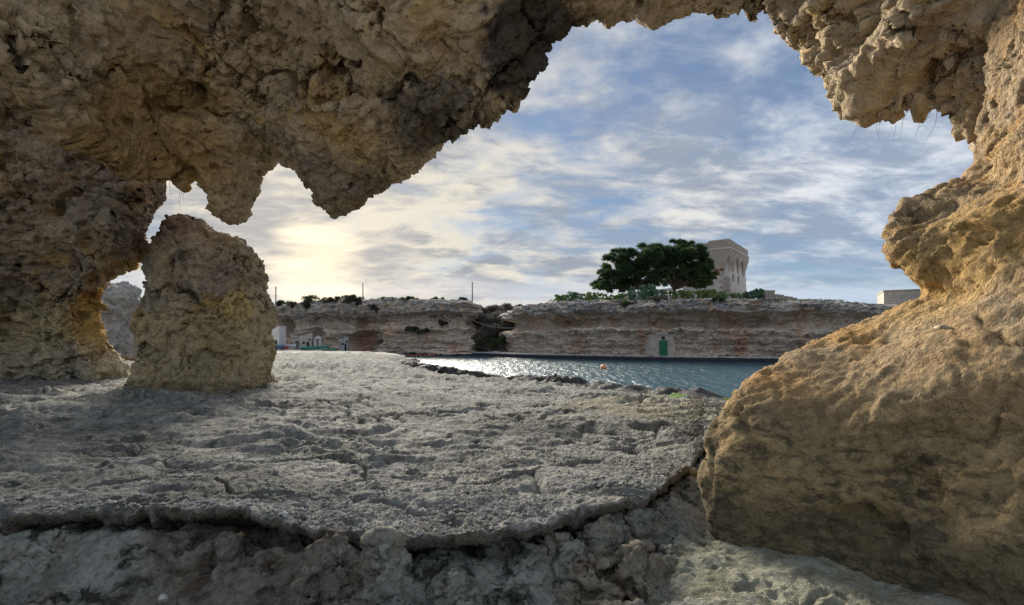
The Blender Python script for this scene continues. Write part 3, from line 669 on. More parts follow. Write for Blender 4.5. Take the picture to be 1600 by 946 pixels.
# pale rock mass far left, seen in the gap beside the pillar
far_rock = rock_blob('sea_stack', [(130, 180, 446, 30, 1.2), (116, 192, 458, 30, 1.8), (110, 190, 480, 30, 2.2), (110, 186, 505, 30, 2.2), (110, 188, 530, 30, 2.2), (110, 194, 555, 30, 2.4), (108, 198, 585, 30, 2.6)], .09, M_PALE, low=.3, mid=.3, fine=.1, s=1.3, seed=170, pits=.1)
tag(far_rock, 'pale bluish rock mass seen in the gap between left wall and pillar', 'rock')
for px, py, Y, wd, ht, lab in ((875, 599, 25.5, .62, .34, 'rounded dark boulder on the shore edge, the largest by the water'), (748, 588, 29.8, .5, .25, 'dark shore rock at the water edge left of the rounded boulder'), (700, 582, 33.5, .6, .28, 'dark shore rock midway along the shelf edge'),
                           (672, 578, 36, .55, .28, 'small dark shore rock right of the leftmost ones'), (645, 575, 39, .6, .3, 'dark shore rock nearest to the beach'), (722, 585, 31.5, .45, .22, 'low dark shore rock between two others on the shelf edge')):
    c = W(px, py, Y); hp = wd / Y * FPX
    rows = [(px - hp * .5, px + hp * .4, py - ht / Y * FPX * .95, Y, wd * .35), (px - hp * .9, px + hp * .8, py - ht / Y * FPX * .6, Y, wd * .7), (px - hp, px + hp, py, Y, wd * .9), (px - hp, px + hp, py + 10, Y, wd * .95)]
    o = rock_blob('shore_rock', rows, .07, M_SHORE, low=.10, mid=.16, fine=.07, s=.6, seed=180 + px, pits=.06, worn=.3)
    tag(o, lab, 'rock', 'dark rocks along the shelf edge')
def shore_ledge():                                   # dark weedy ledge in front of the water, right of centre
    P = np.array([[-12.6, 62], [-9.6, 47], [-5.9, 38], [-3.4, 33.2], [.2, 28.8], [2.2, 26.8], [4.2, 24.3], [6.5, 22.0], [8.0, 20.8], [10.5, 18.6]])
    L = np.r_[0, np.cumsum(np.hypot(*np.diff(P, axis=0).T))]; tt = np.linspace(0, L[-1], 260)
    X, Y = smooth1(np.interp(tt, L, P[:, 0]), 4), smooth1(np.interp(tt, L, P[:, 1]), 4); px = X / Y * FPX + CX
    tx, ty = np.gradient(X), np.gradient(Y); ll = np.hypot(tx, ty); nx, ny = -ty / ll, tx / ll      # towards the water
    nx, ny = np.where(ny < 0, -nx, nx), np.abs(ny)
    q = np.stack([X, Y, X * 0], 1)
    env = sstep(60, 54, Y) * sstep(1135, 1085, px) * (.45 + .55 * sstep(-.25, .2, fbm(q * .45, 3, 699)))
    rows = []
    for k, (dy, z) in enumerate(((-1.7, .02), (-1.3, .20), (-.9, .30), (-.45, .38), (0, .42), (.4, .40), (.7, .32), (.95, .14), (1.1, -.1), (1.2, -.5))):
        dd = dy + .35 * fbm(q * .8 + k * .3, 3, 700); xx, yy = X + nx * dd, Y + ny * dd
        rows.append(np.stack([xx, yy, .10 + z * env + .16 * env * fbm(np.stack([xx, yy, X * 0], 1) * .9, 5, 701, .7)], 1))
    A = np.array(rows); A = resample(A, 40, 620); V = A.reshape(-1, 3); F = gridF(40, 620); N = vnormals(V, F)
    V = V + N * (.09 * ridged(V * 2.5, 4, 703, .65))[:, None]
    tag(obj_np('shore_ledge', V, F, M_SHORE), 'dark weed-covered ledge along the near edge of the water', 'rock ledge')
shore_ledge()

# ------------------------------------------------------------------ tower
M_STONE = plain_mat('tower_plaster', (.56, .525, .48), .9, .14, .6, .5, c2=(.44, .41, .38))
def block_mat(name, c1, c2, mortar, sx=1.0):
    m = bpy.data.materials.new(name); m.use_nodes = True; t = NT(m.node_tree)
    oc = t.n('ShaderNodeTexCoord').outputs['Object']; sp = t.n('ShaderNodeSeparateXYZ', {0: oc})
    v = t.n('ShaderNodeCombineXYZ', {0: t.math('ADD', sp.outputs[0], sp.outputs[1]), 1: sp.outputs[2], 2: 0.}).outputs[0]
    b = t.n('ShaderNodeTexBrick', {'Vector': v, 'Color1': (*c1, 1), 'Color2': (*c2, 1), 'Mortar': (*mortar, 1), 'Scale': 1.0, 'Mortar Size': .025, 'Brick Width': .9 * sx, 'Row Height': .36 * sx})
    col = t.mix(t.ramp(t.noise(oc, .9, 7, .65), .42, .62, 0, .6), b.outputs[0], tuple(x * .62 for x in c1))
    bp = t.n('ShaderNodeBump', {'Height': t.math('SUBTRACT', t.noise(oc, 4, 5), b.outputs[1]), 'Strength': .5, 'Distance': .05}).outputs[0]
    s = t.n('ShaderNodeBsdfPrincipled', {'Base Color': col, 'Roughness': .9, 'Normal': bp, 'Specular IOR Level': .2})
    t.t.links.new(s.outputs[0], t.n('ShaderNodeOutputMaterial').inputs[0]); return m
M_BLOCK = block_mat('tower_blocks', (.43, .38, .32), (.35, .31, .265), (.24, .215, .19))
M_ASHLAR = block_mat('pale_ashlar', (.52, .47, .40), (.46, .42, .36), (.33, .30, .26), 1.3)
M_HOLE = plain_mat('dark_opening', (.02, .02, .02), .9)
def boxVF(x0, x1, y0, y1, z0, z1):
    V = [(x, y, z) for z in (z0, z1) for x, y in ((x0, y0), (x1, y0), (x1, y1), (x0, y1))]
    return np.array(V, float), np.array([[3, 2, 1, 0], [4, 5, 6, 7], [0, 1, 5, 4], [1, 2, 6, 5], [2, 3, 7, 6], [3, 0, 4, 7]])
def box(name, d, mat, parent=None, bev=0.):
    V, F = boxVF(*d); o = meshq(name, V, F, mat, parent, smooth=False)
    if bev:
        m = o.modifiers.new('b', 'BEVEL'); m.width = bev; m.segments = 2
    return o
def tower():
    S, SY = 12.2, 7.6
    ang = math.atan2(10, 7.7)                         # the right-hand face runs away from the camera along local +x
    root = empty('stone_tower', (37.9, 90.0, 7.0), ang)
    tag(root, 'square pale stone watchtower with corbelled arches on the cliff top', 'tower')
    b = .45                                           # batter
    zt = 10.4
    V = [(-b, -b, 0), (S + b, -b, 0), (S + b, SY + b, 0), (-b, SY + b, 0), (0, 0, zt), (S, 0, zt), (S, SY, zt), (0, SY, zt)]
    meshq('wall', V, [[0, 1, 5, 4], [1, 2, 6, 5], [2, 3, 7, 6], [3, 0, 4, 7], [4, 5, 6, 7], [3, 2, 1, 0]], M_STONE, root, smooth=False)
    # parapet: a proud ring with a broken top edge
    pr = .55
    prs = [boxVF(-pr, S + pr, -pr, SY + pr, 10.39, 11.6)]
    meshq('parapet', *joinVF(prs), M_BLOCK, root, smooth=False)
    for (x0, x1, y0, y1, h) in ((-pr + .1, -pr + .9, -pr + .1, 3.2, 1.55), (-pr + .1, -pr + .9, 3.25, 5.0, 1.2), (-pr + .1, -pr + .9, 5.1, SY, .6), (-pr + .95, 3.5, -pr + .1, -pr + .9, 1.5), (3.6, 8.5, -pr + .1, -pr + .9, 1.4), (8.6, S + pr - .1, -pr + .1, -pr + .9, 1.3)):
        box('battlement', (x0, x1, y0, y1, 11.602, 11.6 + h), M_BLOCK, root, .06)
    box('cornice', (-pr - .15, S + pr + .15, -pr - .15, SY + pr + .15, 11.40, 11.66), M_STONE, root, .05)
    # corbel wedges between the arches, on the two faces in view
    def wedge(face, a, bb, lo, arch):
        # top edge a..bb along the face, tapering to a point lo below, with curved flanks
        n = 9; pts = []
        mid = (a + bb) / 2
        for k in range(n):
            f = k / (n - 1); wdt = (bb - a) / 2 * (1 - f ** .55) ** .9
            pts.append((mid - wdt, mid + wdt, 10.388 - (10.39 - lo) * f, pr * (1 - f) ** 1.2))
        V, F = [], []
        for l, r, z, d in pts:
            for s, o in ((l, -.05), (l, d), (r, d), (r, -.05)): V.append((s, -o, z) if face == 'x' else (-o, s, z))
        F = [list(f) for f in gridF(n, 4, True)] + [[0, 1, 2, 3]]
        meshq('corbel', V, F, M_BLOCK, root, smooth=False)
    for a, bb, lo in ((-pr + .02, 1.9, 6.0), (1.2, 4.6, 6.3), (5.0, 8.0, 6.3), (8.4, S + pr - .02, 6.0)): wedge('x', a, bb, lo, 1)
    for a, bb, lo in ((-pr + .02, 2.6, 4.6), (4.6, SY + pr - .02, 4.6)): wedge('y', a, bb, lo, 1)
    # quoin blocks at the near corner
    for k in range(12):
        z0 = .3 + k * .52; l1, l2 = (1.3, .7) if k % 2 else (.7, 1.3); o = b * (1 - z0 / zt)
        box('quoin', (-o - .05, l1, -o - .05, -o + .3, z0, z0 + .48), M_BLOCK, root); box('quoin', (-o - .06, -o + .3, -o + .3, l2, z0, z0 + .48), M_BLOCK, root)
    box('window', (-.25, .35, 4.3, 5.1, 5.9, 6.8), M_HOLE, root)
    box('window', (2.7, 3.05, -.24, .3, 5.9, 7.2), M_HOLE, root); box('window', (6.2, 6.55, -.24, .3, 5.9, 7.2), M_HOLE, root)
tower()
def low_house():                                     # white-roofed building half hidden by the pines
    root = empty('farm_building', (19.5, 92, 7.2)); tag(root, 'low building with pale sloping roof half hidden behind the pines', 'building')
    box('wall', (0, 11, 0, 7, 0, 3.3), M_STONE, root)
    V = [(-.5, -.6, 3.25), (11.5, -.6, 4.55), (11.5, 7.5, 4.75), (-.5, 7.5, 3.45), (-.5, -.6, 3.5), (11.5, -.6, 4.8), (11.5, 7.5, 5.0), (-.5, 7.5, 3.7)]
    meshq('roof', V, [[3, 2, 1, 0], [4, 5, 6, 7], [0, 1, 5, 4], [1, 2, 6, 5], [2, 3, 7, 6], [3, 0, 4, 7]], plain_mat('pale_roof', (.62, .62, .62), .6, .1), root, smooth=False)
    for x in (1.5, 5.0, 8.2): box('window', (x, x + 1., -.06, .2, 1.0, 2.4), M_HOLE, root)
low_house()
def block_house():
    c = W(1381, 480, 84); root = empty('block_building', (c[0], c[1], 6.5), R(-30)); tag(root, 'flat-topped pale stone block building at the far right', 'building')
    box('wall', (0, 10, 0, 9, 0, 3.9), M_ASHLAR, root); box('coping', (-.12, 10.12, -.12, 9.12, 3.902, 4.1), M_ASHLAR, root, .04)
    box('window', (3.7, 4.6, -.05, .3, 1.3, 1.7), M_HOLE, root)
block_house()
def ruin():
    c = W(1196, 466, 64); root = empty('ruined_wall', (c[0], c[1], c[2] - .5), 0); tag(root, 'ruined stone wall stub stepping down right of the tower', 'stone wall')
    r = random.Random(3)
    for row in range(5):
        x = 0
        while x < 1.15:
            l = r.uniform(.28, .45); box('stone', (x, min(x + l, 1.25), r.uniform(-.03, .03), .6, row * .3, row * .3 + .285), M_BLOCK, root, .03); x += l + .012
    for k in range(7): box('stone', (1.28 + k * .55, 1.28 + k * .55 + .53, .02 * (k % 2), .6, 0, 1.0 - k * .12 + r.uniform(-.06, .06)), M_BLOCK, root, .04)
ruin()

# ------------------------------------------------------------------ boathouse front with the green door
M_CONC = plain_mat('boathouse_plaster', (.50, .43, .36), .9, .3, 1.6, .8, c2=(.36, .30, .25))
M_GREEN = plain_mat('green_paint', (.015, .16, .075), .5, .15, 3., .1)
def boathouse():
    c = W(1031, 557, 62.9); root = empty('boathouse_front', (c[0], c[1], .58)); tag(root, 'plastered boathouse front with a bright green door set in the cliff', 'boathouse')
    y0 = -1.5
    V = [(-1.7, y0, 0), (1.6, y0, 0), (1.15, y0 + .1, 2.5), (-1.35, y0 + .1, 2.5), (-1.9, 3, 0), (1.9, 3, 0), (1.4, 3, 2.5), (-1.6, 3, 2.5)]
    meshq('wall', V, [[0, 1, 2, 3], [1, 5, 6, 2], [4, 0, 3, 7], [3, 2, 6, 7], [5, 4, 7, 6]], M_CONC, root, smooth=False)
    box('coping', (-.75, .55, y0 - .02, 1, 2.502, 2.85), M_CONC, root, .04)
    d = box('door', (-.47, .47, y0 - .06, y0 + .2, .0, 1.88), M_GREEN, root)
    for z in (.35, 1.45): box('hinge', (-.62, -.43, y0 - .09, y0 - .062, z, z + .12), M_GREEN, d)
    box('door_plank', (-.02, .02, y0 - .075, y0 - .062, .05, 1.83), M_GREEN, d)
    box('vent', (-.17, .17, y0 - .02, y0 + .2, 2.0, 2.32), M_HOLE, root)
boathouse()
def beach_hut(name, px, py, Y, wd, dp, ht, label, mat, open_front=False):
    c = W(px, py, Y); root = empty(name, (c[0], c[1], .55), .25); tag(root, label, 'hut')
    if open_front:
        for x in (0, wd - .28): box('pillar', (x, x + .28, 0, .28, 0, ht), mat, root)
        V = [(-.1, -.1, ht + .002), (wd + .1, -.1, ht + .002), (wd / 2, -.1, ht + .5), (-.1, dp, ht + .002), (wd + .1, dp, ht + .002), (wd / 2, dp, ht + .5)]
        meshq('roof', V, [[0, 1, 2], [5, 4, 3], [0, 2, 5, 3], [1, 4, 5, 2], [0, 3, 4, 1]], mat, root, smooth=False)
        box('back_wall', (0, wd, dp - .2, dp, 0, ht - .01), M_STONE, root)
    else:
        V = [(0, 0, 0), (wd, 0, 0), (wd, dp, 0), (0, dp, 0), (0, 0, ht * .82), (wd, 0, ht), (wd, dp, ht), (0, dp, ht * .8)]
        meshq('wall', V, [[0, 1, 5, 4], [1, 2, 6, 5], [2, 3, 7, 6], [3, 0, 4, 7], [4, 5, 6, 7]], mat, root, smooth=False)
        for x, z, h in ((.25 * wd, ht * .4, .4), (.58 * wd, 0.02, ht * .5), (.72 * wd, ht * .6, .25)): box('window' if z > .1 else 'door', (x, x + .32, -.03, .3, z, z + h), M_HOLE, root)
M_HUT = plain_mat('hut_stone', (.50, .47, .43), .9, .2, 2., .5)
M_WHITE = plain_mat('white_wash', (.66, .65, .63), .8, .1, 2., .3)
beach_hut('stone_hut', 468, 545, 86, 2.0, 2.2, 3.1, 'ruinous pale stone hut at the back of the beach', M_HUT)
beach_hut('boat_shelter', 491, 545, 85, 1.05, 1.4, 2.1, 'small white gabled boat shelter beside the stone hut', M_WHITE, True)
beach_hut('open_shed', 458, 545, 87, 1.2, 1.4, 1.7, 'grey open shed left of the stone hut', M_HUT, True)
beach_hut('cave_hut', 530, 548, 88.5, 1.5, 1.5, 2.4, 'walled-up cave front of grey stone right of the beach boats', M_HUT)
def white_block():
    c = W(425, 545, 80); root = empty('white_cabin', (c[0], c[1], .5)); tag(root, 'narrow white cabin beside the pillar at the left end of the beach', 'hut')
    box('wall', (0, 1.15, 0, 2.4, 0, 4.1), M_WHITE, root, .03); box('door', (.35, .8, -.03, .2, .01, 1.9), M_HOLE, root)
white_block()

# ------------------------------------------------------------------ boats, buoy, ropes, poles
def boat(px, py, Y, L, wd, h, rz, hull, inner, label, stripe=None):
    c = W(px, py, Y); root = empty('rowing_boat', (c[0], c[1], c[2]), rz); tag(root, label, 'boat', 'small boats pulled up on the beach')
    n, m = 13, 9; V = []
    for i in range(n):
        t = i / (n - 1); x = (t - .5) * L; w_ = wd / 2 * (1 - max(0, (t - .35) / .65) ** 2.2) * (1 - .25 * max(0, (.3 - t) / .3) ** 2) + .004; sh = h * (1 + .28 * (t - .4) ** 2 * 2)
        for k in range(m):
            a = math.pi * k / (m - 1); V.append((x, -w_ * math.cos(a), sh * (1 - math.sin(a) ** .7)))
    F = [list(f) for f in gridF(n, m)]; F.append(list(range(m)))
    hl = meshq('hull', V, F, hull, root)
    md = hl.modifiers.new('s', 'SOLIDIFY'); md.thickness = .04; md.offset = 1
    rim = [];
    for sd in (0, m - 1): rim.append(tube([V[i * m + sd] for i in range(n)], .035, 6))
    meshq('gunwale', *joinVF(rim), stripe or inner, root)
    for t in (-.2, .12): box('seat', (t * L - .12, t * L + .12, -wd * .42, wd * .42, h * .62, h * .68), inner, root)
BG = plain_mat('boat_green', (.03, .22, .14), .5, .15); BT = plain_mat('boat_teal', (.07, .27, .26), .5, .15); BR = plain_mat('boat_red', (.42, .06, .04), .5, .15)
BW = plain_mat('boat_white', (.62, .62, .72), .5, .1); BB = plain_mat('boat_blue', (.08, .17, .30), .5, .15); BD = plain_mat('boat_inside', (.24, .22, .18), .7, .2)
boat(481, 547, 77, 2.0, 1.1, .42, .15, BG, BT, 'green rowing boat in front of the stone hut')
boat(503, 545, 79, 2.1, 1.1, .42, .5, BT, BG, 'teal rowing boat in front of the white shelter')
boat(514, 549, 75, 2.1, 1.0, .36, -.15, BG, BR, 'dark green rowing boat with red trim, rightmost on the beach', BR)
boat(453, 543, 83, 1.8, 1.0, .4, .2, BW, BW, 'pale lilac-white rowing boat left of the stone hut')
boat(444, 545, 81, 1.5, .9, .36, -.2, BR, BG, 'small red and green boat next to the pale boat')
boat(435, 544, 80, 1.8, 1.0, .4, .1, BB, BT, 'blue boat at the left end beside the pillar')
def buoy():
    c = W(943, 577, 44.3); root = empty('mooring_buoy', (c[0], c[1], .0)); tag(root, 'round orange mooring buoy floating on the water', 'buoy')
    n, m = 10, 16; V = [(.27 * math.sin(math.pi * i / n) * math.cos(2 * math.pi * k / m), .27 * math.sin(math.pi * i / n) * math.sin(2 * math.pi * k / m), .14 - .27 * math.cos(math.pi * i / n)) for i in range(n + 1) for k in range(m)]
    meshq('float', V, [f for f in gridF(n + 1, m, True)], plain_mat('buoy_orange', (.85, .24, .08), .45, .1, c2=(.85, .42, .25)), root)
    V, F = tube([(.06 * math.cos(a), 0, .44 + .06 * math.sin(a)) for a in np.linspace(-.6, math.pi + .6, 10)], .015, 6); meshq('ring', V, F, M_PIPE, root)
buoy()
def rope_floats():
    root = empty('float_line', tuple(W(640, 557, 80) * np.array([1, 1, 0]))); tag(root, 'line of small orange floats by the far shore rocks', 'float line')
    M = plain_mat('float_orange', (.75, .16, .07), .5, .1)
    o0 = np.array(root.location)
    pts = []
    for k in range(8):
        p = W(632 + k * 6.5, 556, 80) - o0; p[2] = .05; p[1] += .4 * math.sin(k * 1.3); pts.append(p)
        V = [(p[0] + .16 * math.sin(math.pi * i / 5) * math.cos(math.pi * j / 4), p[1] + .16 * math.sin(math.pi * i / 5) * math.sin(math.pi * j / 4), .05 - .14 * math.cos(math.pi * i / 5)) for i in range(6) for j in range(8)]
        meshq('float', V, [f for f in gridF(6, 8, True)], M, root)
    meshq('rope', *tube(pts, .025, 5), M, root)
rope_floats()
M_POLE = plain_mat('grey_wood_pole', (.20, .19, .18), .8, .2)
for px, p0, p1, Y, r, lab in ((431, 448, 546, 84, .11, 'tall thin pole rising beside the pillar at the left of the beach'), (567, 443, 475, 98, .10, 'thin utility pole on the left cliff top above the bushes'), (738, 441, 482, 88, .10, 'thin utility pole on the cliff edge by the gully')):
    a = W(px, p1, Y); b = W(px, p0, Y); root = empty('utility_pole', tuple(a)); tag(root, lab, 'pole', 'thin poles on the far shore')
    H = b[2] - a[2]; V, F = tube([(0, 0, -1), (0, 0, H * .5), (0, 0, H)], [r * 1.1, r, r * .8], 8); meshq('shaft', V, F, M_POLE, root)
    V, F = tube([(-.18, 0, H - .25), (.18, 0, H - .25)], .04, 6); meshq('bracket', V, F, M_POLE, root)
a, b = W(738, 500, 80), W(858, 496, 70)
tag(meshq('cable', *tube([a + (b - a) * t - np.array([0, 0, 5.6 * t * (1 - t)]) for t in np.linspace(0, 1, 24)], .045, 5), plain_mat('pale_rope', (.30, .28, .26), .8)), 'slack cable hanging across the gully between the cliffs', 'cable')

# ------------------------------------------------------------------ plants
M_BARK = plain_mat('pine_bark', (.10, .075, .06), .9, .3, 3., .6)
M_NEEDLE = leaf_mat('pine_needles', (.052, .095, .034), (.028, .055, .026))
M_NEEDLE2 = leaf_mat('pine_needles_bright', (.07, .12, .04), (.04, .075, .03))
M_RUST = leaf_mat('rusty_needles', (.25, .10, .05), (.16, .075, .045))
M_BUSH = leaf_mat('dark_shrub_leaves', (.085, .095, .05), (.05, .058, .035))
M_BUSHG = leaf_mat('green_shrub_leaves', (.09, .13, .04), (.06, .085, .035))
M_DRY = leaf_mat('dry_brush', (.24, .215, .18), (.15, .14, .12))
M_CACT = leaf_mat('cactus_pads', (.17, .27, .10), (.24, .30, .10), 1.5)
M_CACTB = leaf_mat('blue_cactus_pads', (.11, .22, .14), (.17, .26, .16), 1.5)
def leaves(C, Nn, size, rs, asp=.32):
    """one quad blade per centre, pointing outwards with jitter"""
    n = len(C); d = Nn + rs.normal(0, .55, (n, 3)); d /= np.linalg.norm(d, axis=1, keepdims=True)
    s = np.cross(d, rs.normal(0, 1, (n, 3))); s /= np.linalg.norm(s, axis=1, keepdims=True) + 1e-9
    L = size * rs.uniform(.7, 1.4, (n, 1))
    V = np.stack([C - s * L * asp, C + d * L - s * L * asp * .35, C + d * L + s * L * asp * .35, C + s * L * asp], 1).reshape(-1, 3)
    return V, np.arange(4 * n).reshape(-1, 4)
def clump(c, r, n, size, rs, flat=.6, asp=.32):
    d = rs.normal(0, 1, (n, 3)); d /= np.linalg.norm(d, axis=1, keepdims=True); d[:, 2] = np.where(d[:, 2] < -.35, -d[:, 2], d[:, 2])
    rr = rs.uniform(.45, 1.08, (n, 1)) * (1 + .25 * np.sin(d[:, :1] * 5 + c[0]) * np.cos(d[:, 1:2] * 6))
    C = np.asarray(c) + d * rr * np.array([r, r, r * flat])
    return leaves(C, d + np.array([0, 0, .4]), size, rs, asp)
def pine(base_px, base_py, Y, cl, label, seed, rust=None):
    rs = np.random.default_rng(seed); b = W(base_px, base_py, Y); root = empty('pine_tree', tuple(b)); tag(root, label, 'tree', 'pines beside the tower')
    fork = np.array([rs.normal(0, .2), 0, 1.6]); lim = []
    parts, bright = [], []
    trunk = tube([(0, 0, -1.0), (.05, 0, .6), fork], [.34, .28, .24], 9)
    for px, py, r in cl:
        c = W(px, py, Y + rs.normal(0, 1.2)) - b
        mid = fork + (c - fork) * .5 + np.array([0, 0, .35]) + rs.normal(0, .25, 3)
        lim.append(tube([fork, fork + (mid - fork) * .5 + rs.normal(0, .12, 3), mid, c], [.15, .11, .08, .03], 6))
        for k in range(9):
            cc = c + np.clip(rs.normal(0, 1, 3), -1.15, 1.15) * np.array([r * .8, r * .8, r * .48]); (bright if rs.random() < .35 else parts).append(clump(cc, r * rs.uniform(.28, .52), int(230 * r), .34, rs, .66, .11))
            lim.append(tube([c + (cc - c) * -.3, c + (cc - c) * .4, cc], [.04, .03, .012], 4))
    meshq('trunk', *trunk, M_BARK, root); meshq('limbs', *joinVF(lim), M_BARK, root)
    cr = obj_np('crown', *joinVF(parts), M_NEEDLE, root, smooth=False)
    obj_np('bright_needles', *joinVF(bright), M_NEEDLE2, cr, smooth=False)
    if rust:
        pr = []
        for px, py, r in rust:
            c = W(px, py, Y - .8) - b
            for k in range(5): pr.append(clump(c + rs.normal(0, 1, 3) * r * .5, r * .5, int(170 * r), .2, rs, .7, .2))
        o = obj_np('dead_branch', *joinVF(pr), M_RUST, root, smooth=False); o['label'] = 'rusty brown dead foliage'
pine(985, 470, 74, [(940, 443, 1.1), (955, 425, 1.3), (966, 404, 1.2), (985, 400, 1.4), (1005, 397, 1.4), (1020, 393, 1.3), (975, 420, 1.5), (998, 418, 1.5), (1015, 412, 1.4), (950, 446, .9), (970, 442, 1.2), (992, 440, 1.2), (1010, 436, 1.1), (1028, 402, 1.2), (1025, 425, 1.1), (960, 412, 1.2), (982, 430, 1.4), (1003, 425, 1.4), (1032, 412, 1.2), (962, 434, 1.2), (1015, 402, 1.2), (990, 410, 1.4), (945, 452, .8), (975, 450, 1.0), (1000, 447, 1.0), (1022, 442, 1.0), (1030, 432, 1.0), (938, 448, .7), (948, 432, .9)],
     'broad dark green pine, the left and wider of the pair', 11)
pine(1053, 470, 76, [(1042, 392, 1.1), (1058, 386, 1.2), (1075, 388, 1.2), (1090, 394, 1.2), (1097, 408, 1.2), (1050, 405, 1.4), (1070, 405, 1.5), (1085, 420, 1.3), (1102, 424, 1.0), (1095, 438, 1.0), (1080, 436, .9), (1105, 434, .8), (1040, 415, 1.2), (1060, 422, 1.1), (1084, 404, 1.3), (1064, 394, 1.2), (1098, 418, 1.1), (1075, 425, 1.1), (1046, 398, 1.2), (1092, 442, .9), (1030, 392, 1.1), (1024, 400, 1.1), (1034, 420, 1.1), (1046, 444, .8), (1040, 428, 1.0), (1050, 436, .9), (1070, 440, .9), (1036, 404, 1.1), (1100, 446, .7), (1082, 446, .7)],
     'tall dark pine with a rusty branch, right of the pair, against the tower', 12, [(1116, 430, .7), (1121, 425, .5), (1110, 438, .6), (1036, 400, .45)])
def bush(px, py, Y, r, h, mat, label, group, seed, n=None, size=.16, name='shrub', asp=.35, cat='shrub'):
    rs = np.random.default_rng(seed); b = W(px, py, Y); root = empty(name, tuple(b)); tag(root, label, cat, group)
    parts, st = [], []
    for k in range(max(5, int(r * 6))):
        a = rs.uniform(0, 6.28); q = rs.uniform(0, .8); c = np.array([math.cos(a) * r * q, math.sin(a) * r * q * .8, h * rs.uniform(.05, .8) * (1 - .35 * q)])
        parts.append(clump(c, max(.25, min(r, h) * rs.uniform(.32, .5)), n or 150, size, rs, .8, asp)); st.append(tube([(0, 0, -.3), c * .5 + rs.normal(0, .05, 3), c], [.04, .03, .012], 5))
    obj_np('foliage', *joinVF(parts), mat, root, smooth=False); meshq('stem', *joinVF(st), M_BARK, root)
for i, (px, py, Y, r, h, lab) in enumerate(((482, 474, 95, 1.5, 1.3, 'rounded dark shrub, leftmost big one on the left cliff'), (478, 482, 93.5, 1.0, 1.5, 'dark shrub hanging below the leftmost big one'), (508, 474, 93.5, 1.2, .9, 'dark shrub second from the left on the left cliff top'), (526, 474, 93, 1.4, 1.0, 'dark low shrub in the middle of the left cliff top'),
        (548, 474, 92, 1.9, 1.3, 'widest dark shrub below the thin pole on the left cliff'), (560, 478, 91, 1.2, 1.4, 'dark shrub just right of the widest one'), (437, 480, 98, 1.2, 1.0, 'dark shrub at the far left of the cliff beside the pillar'), (456, 480, 97, .8, .9, 'small pointed dark shrub on the left cliff'),
        (588, 486, 88, 1.4, 1.0, 'dark shrub draped over the cliff edge above the cave'), (605, 470, 88.5, 1.6, .5, 'low green growth on the cliff top right of the shrubs'), (640, 470, 87, 2.0, .5, 'low green growth in the middle of the cliff top'), (680, 471, 86, 1.8, .5, 'low green growth towards the gully end of the cliff'),
        (725, 473, 83.6, .8, .7, 'round shrub at the cliff corner beside the pole'), (655, 520, 83.2, 2.0, .9, 'dark shrub mat on the ledge halfway up the left cliff'), (690, 508, 83, .9, .6, 'small dark shrub above the ledge on the left cliff'))):
    bush(px, py, Y, r * 1.35, h * 1.2, M_BUSHG if 'green' in lab else M_BUSH, lab, 'shrubs on the left cliff', 800 + i)
for i, (px, py, Y, r, h, m, lab) in enumerate(((754, 508, 89, 2.0, 1.8, M_DRY, 'grey brush on the upper left of the gully'), (778, 506, 90, 2.2, 1.9, M_DRY, 'grey brush near the head of the gully'), (800, 512, 85, 1.6, 1.5, M_DRY, 'grey brush against the right cliff in the gully'), (762, 528, 85, 2.1, 1.9, M_DRY, 'grey brush halfway down the gully'),
        (788, 538, 81, 1.5, 1.3, M_BUSHG, 'green plants low in the gully right of centre'), (768, 542, 81.5, 1.4, 1.3, M_BUSHG, 'green plants low in the gully left of centre'), (749, 536, 83, 1.4, 2.2, M_DRY, 'grey brush at the foot of the left cliff corner'), (752, 552, 80.5, 1.2, 1.0, M_BUSH, 'dark shrub at the bottom of the gully'), (812, 488, 78, 1.2, 1.0, M_BUSH, 'dark shrub on the gully edge of the right cliff'), (772, 488, 95, 2.9, 1.3, M_DRY, 'dark brush along the skyline of the gully'), (748, 488, 94, 2.2, 1.3, M_DRY, 'dark brush on the skyline behind the pole'), (800, 488, 92, 2.2, 1.6, M_DRY, 'dark brush on the skyline left of the prickly pears'), (785, 522, 86, 2.0, 1.7, M_DRY, 'grey brush in the middle of the gully right of centre'))):
    bush(px, py, Y, r, h, m, lab, 'brush in the gully', 840 + i, n=230, size=.24, name='brush', asp=.2)
def pad(c, up, rt, L, wd):
    n, m = 5, 8; th = .045; nn = np.cross(up, rt); V = []
    for i in range(n + 1):
        a = math.pi * i / n
        for k in range(m):
            b = 2 * math.pi * k / m; V.append(c + up * (L / 2 - L / 2 * math.cos(a)) + rt * (wd / 2 * math.sin(a) ** .8 * math.cos(b)) + nn * (th * math.sin(a) * math.sin(b)))
    return np.array(V), gridF(n + 1, m, True)
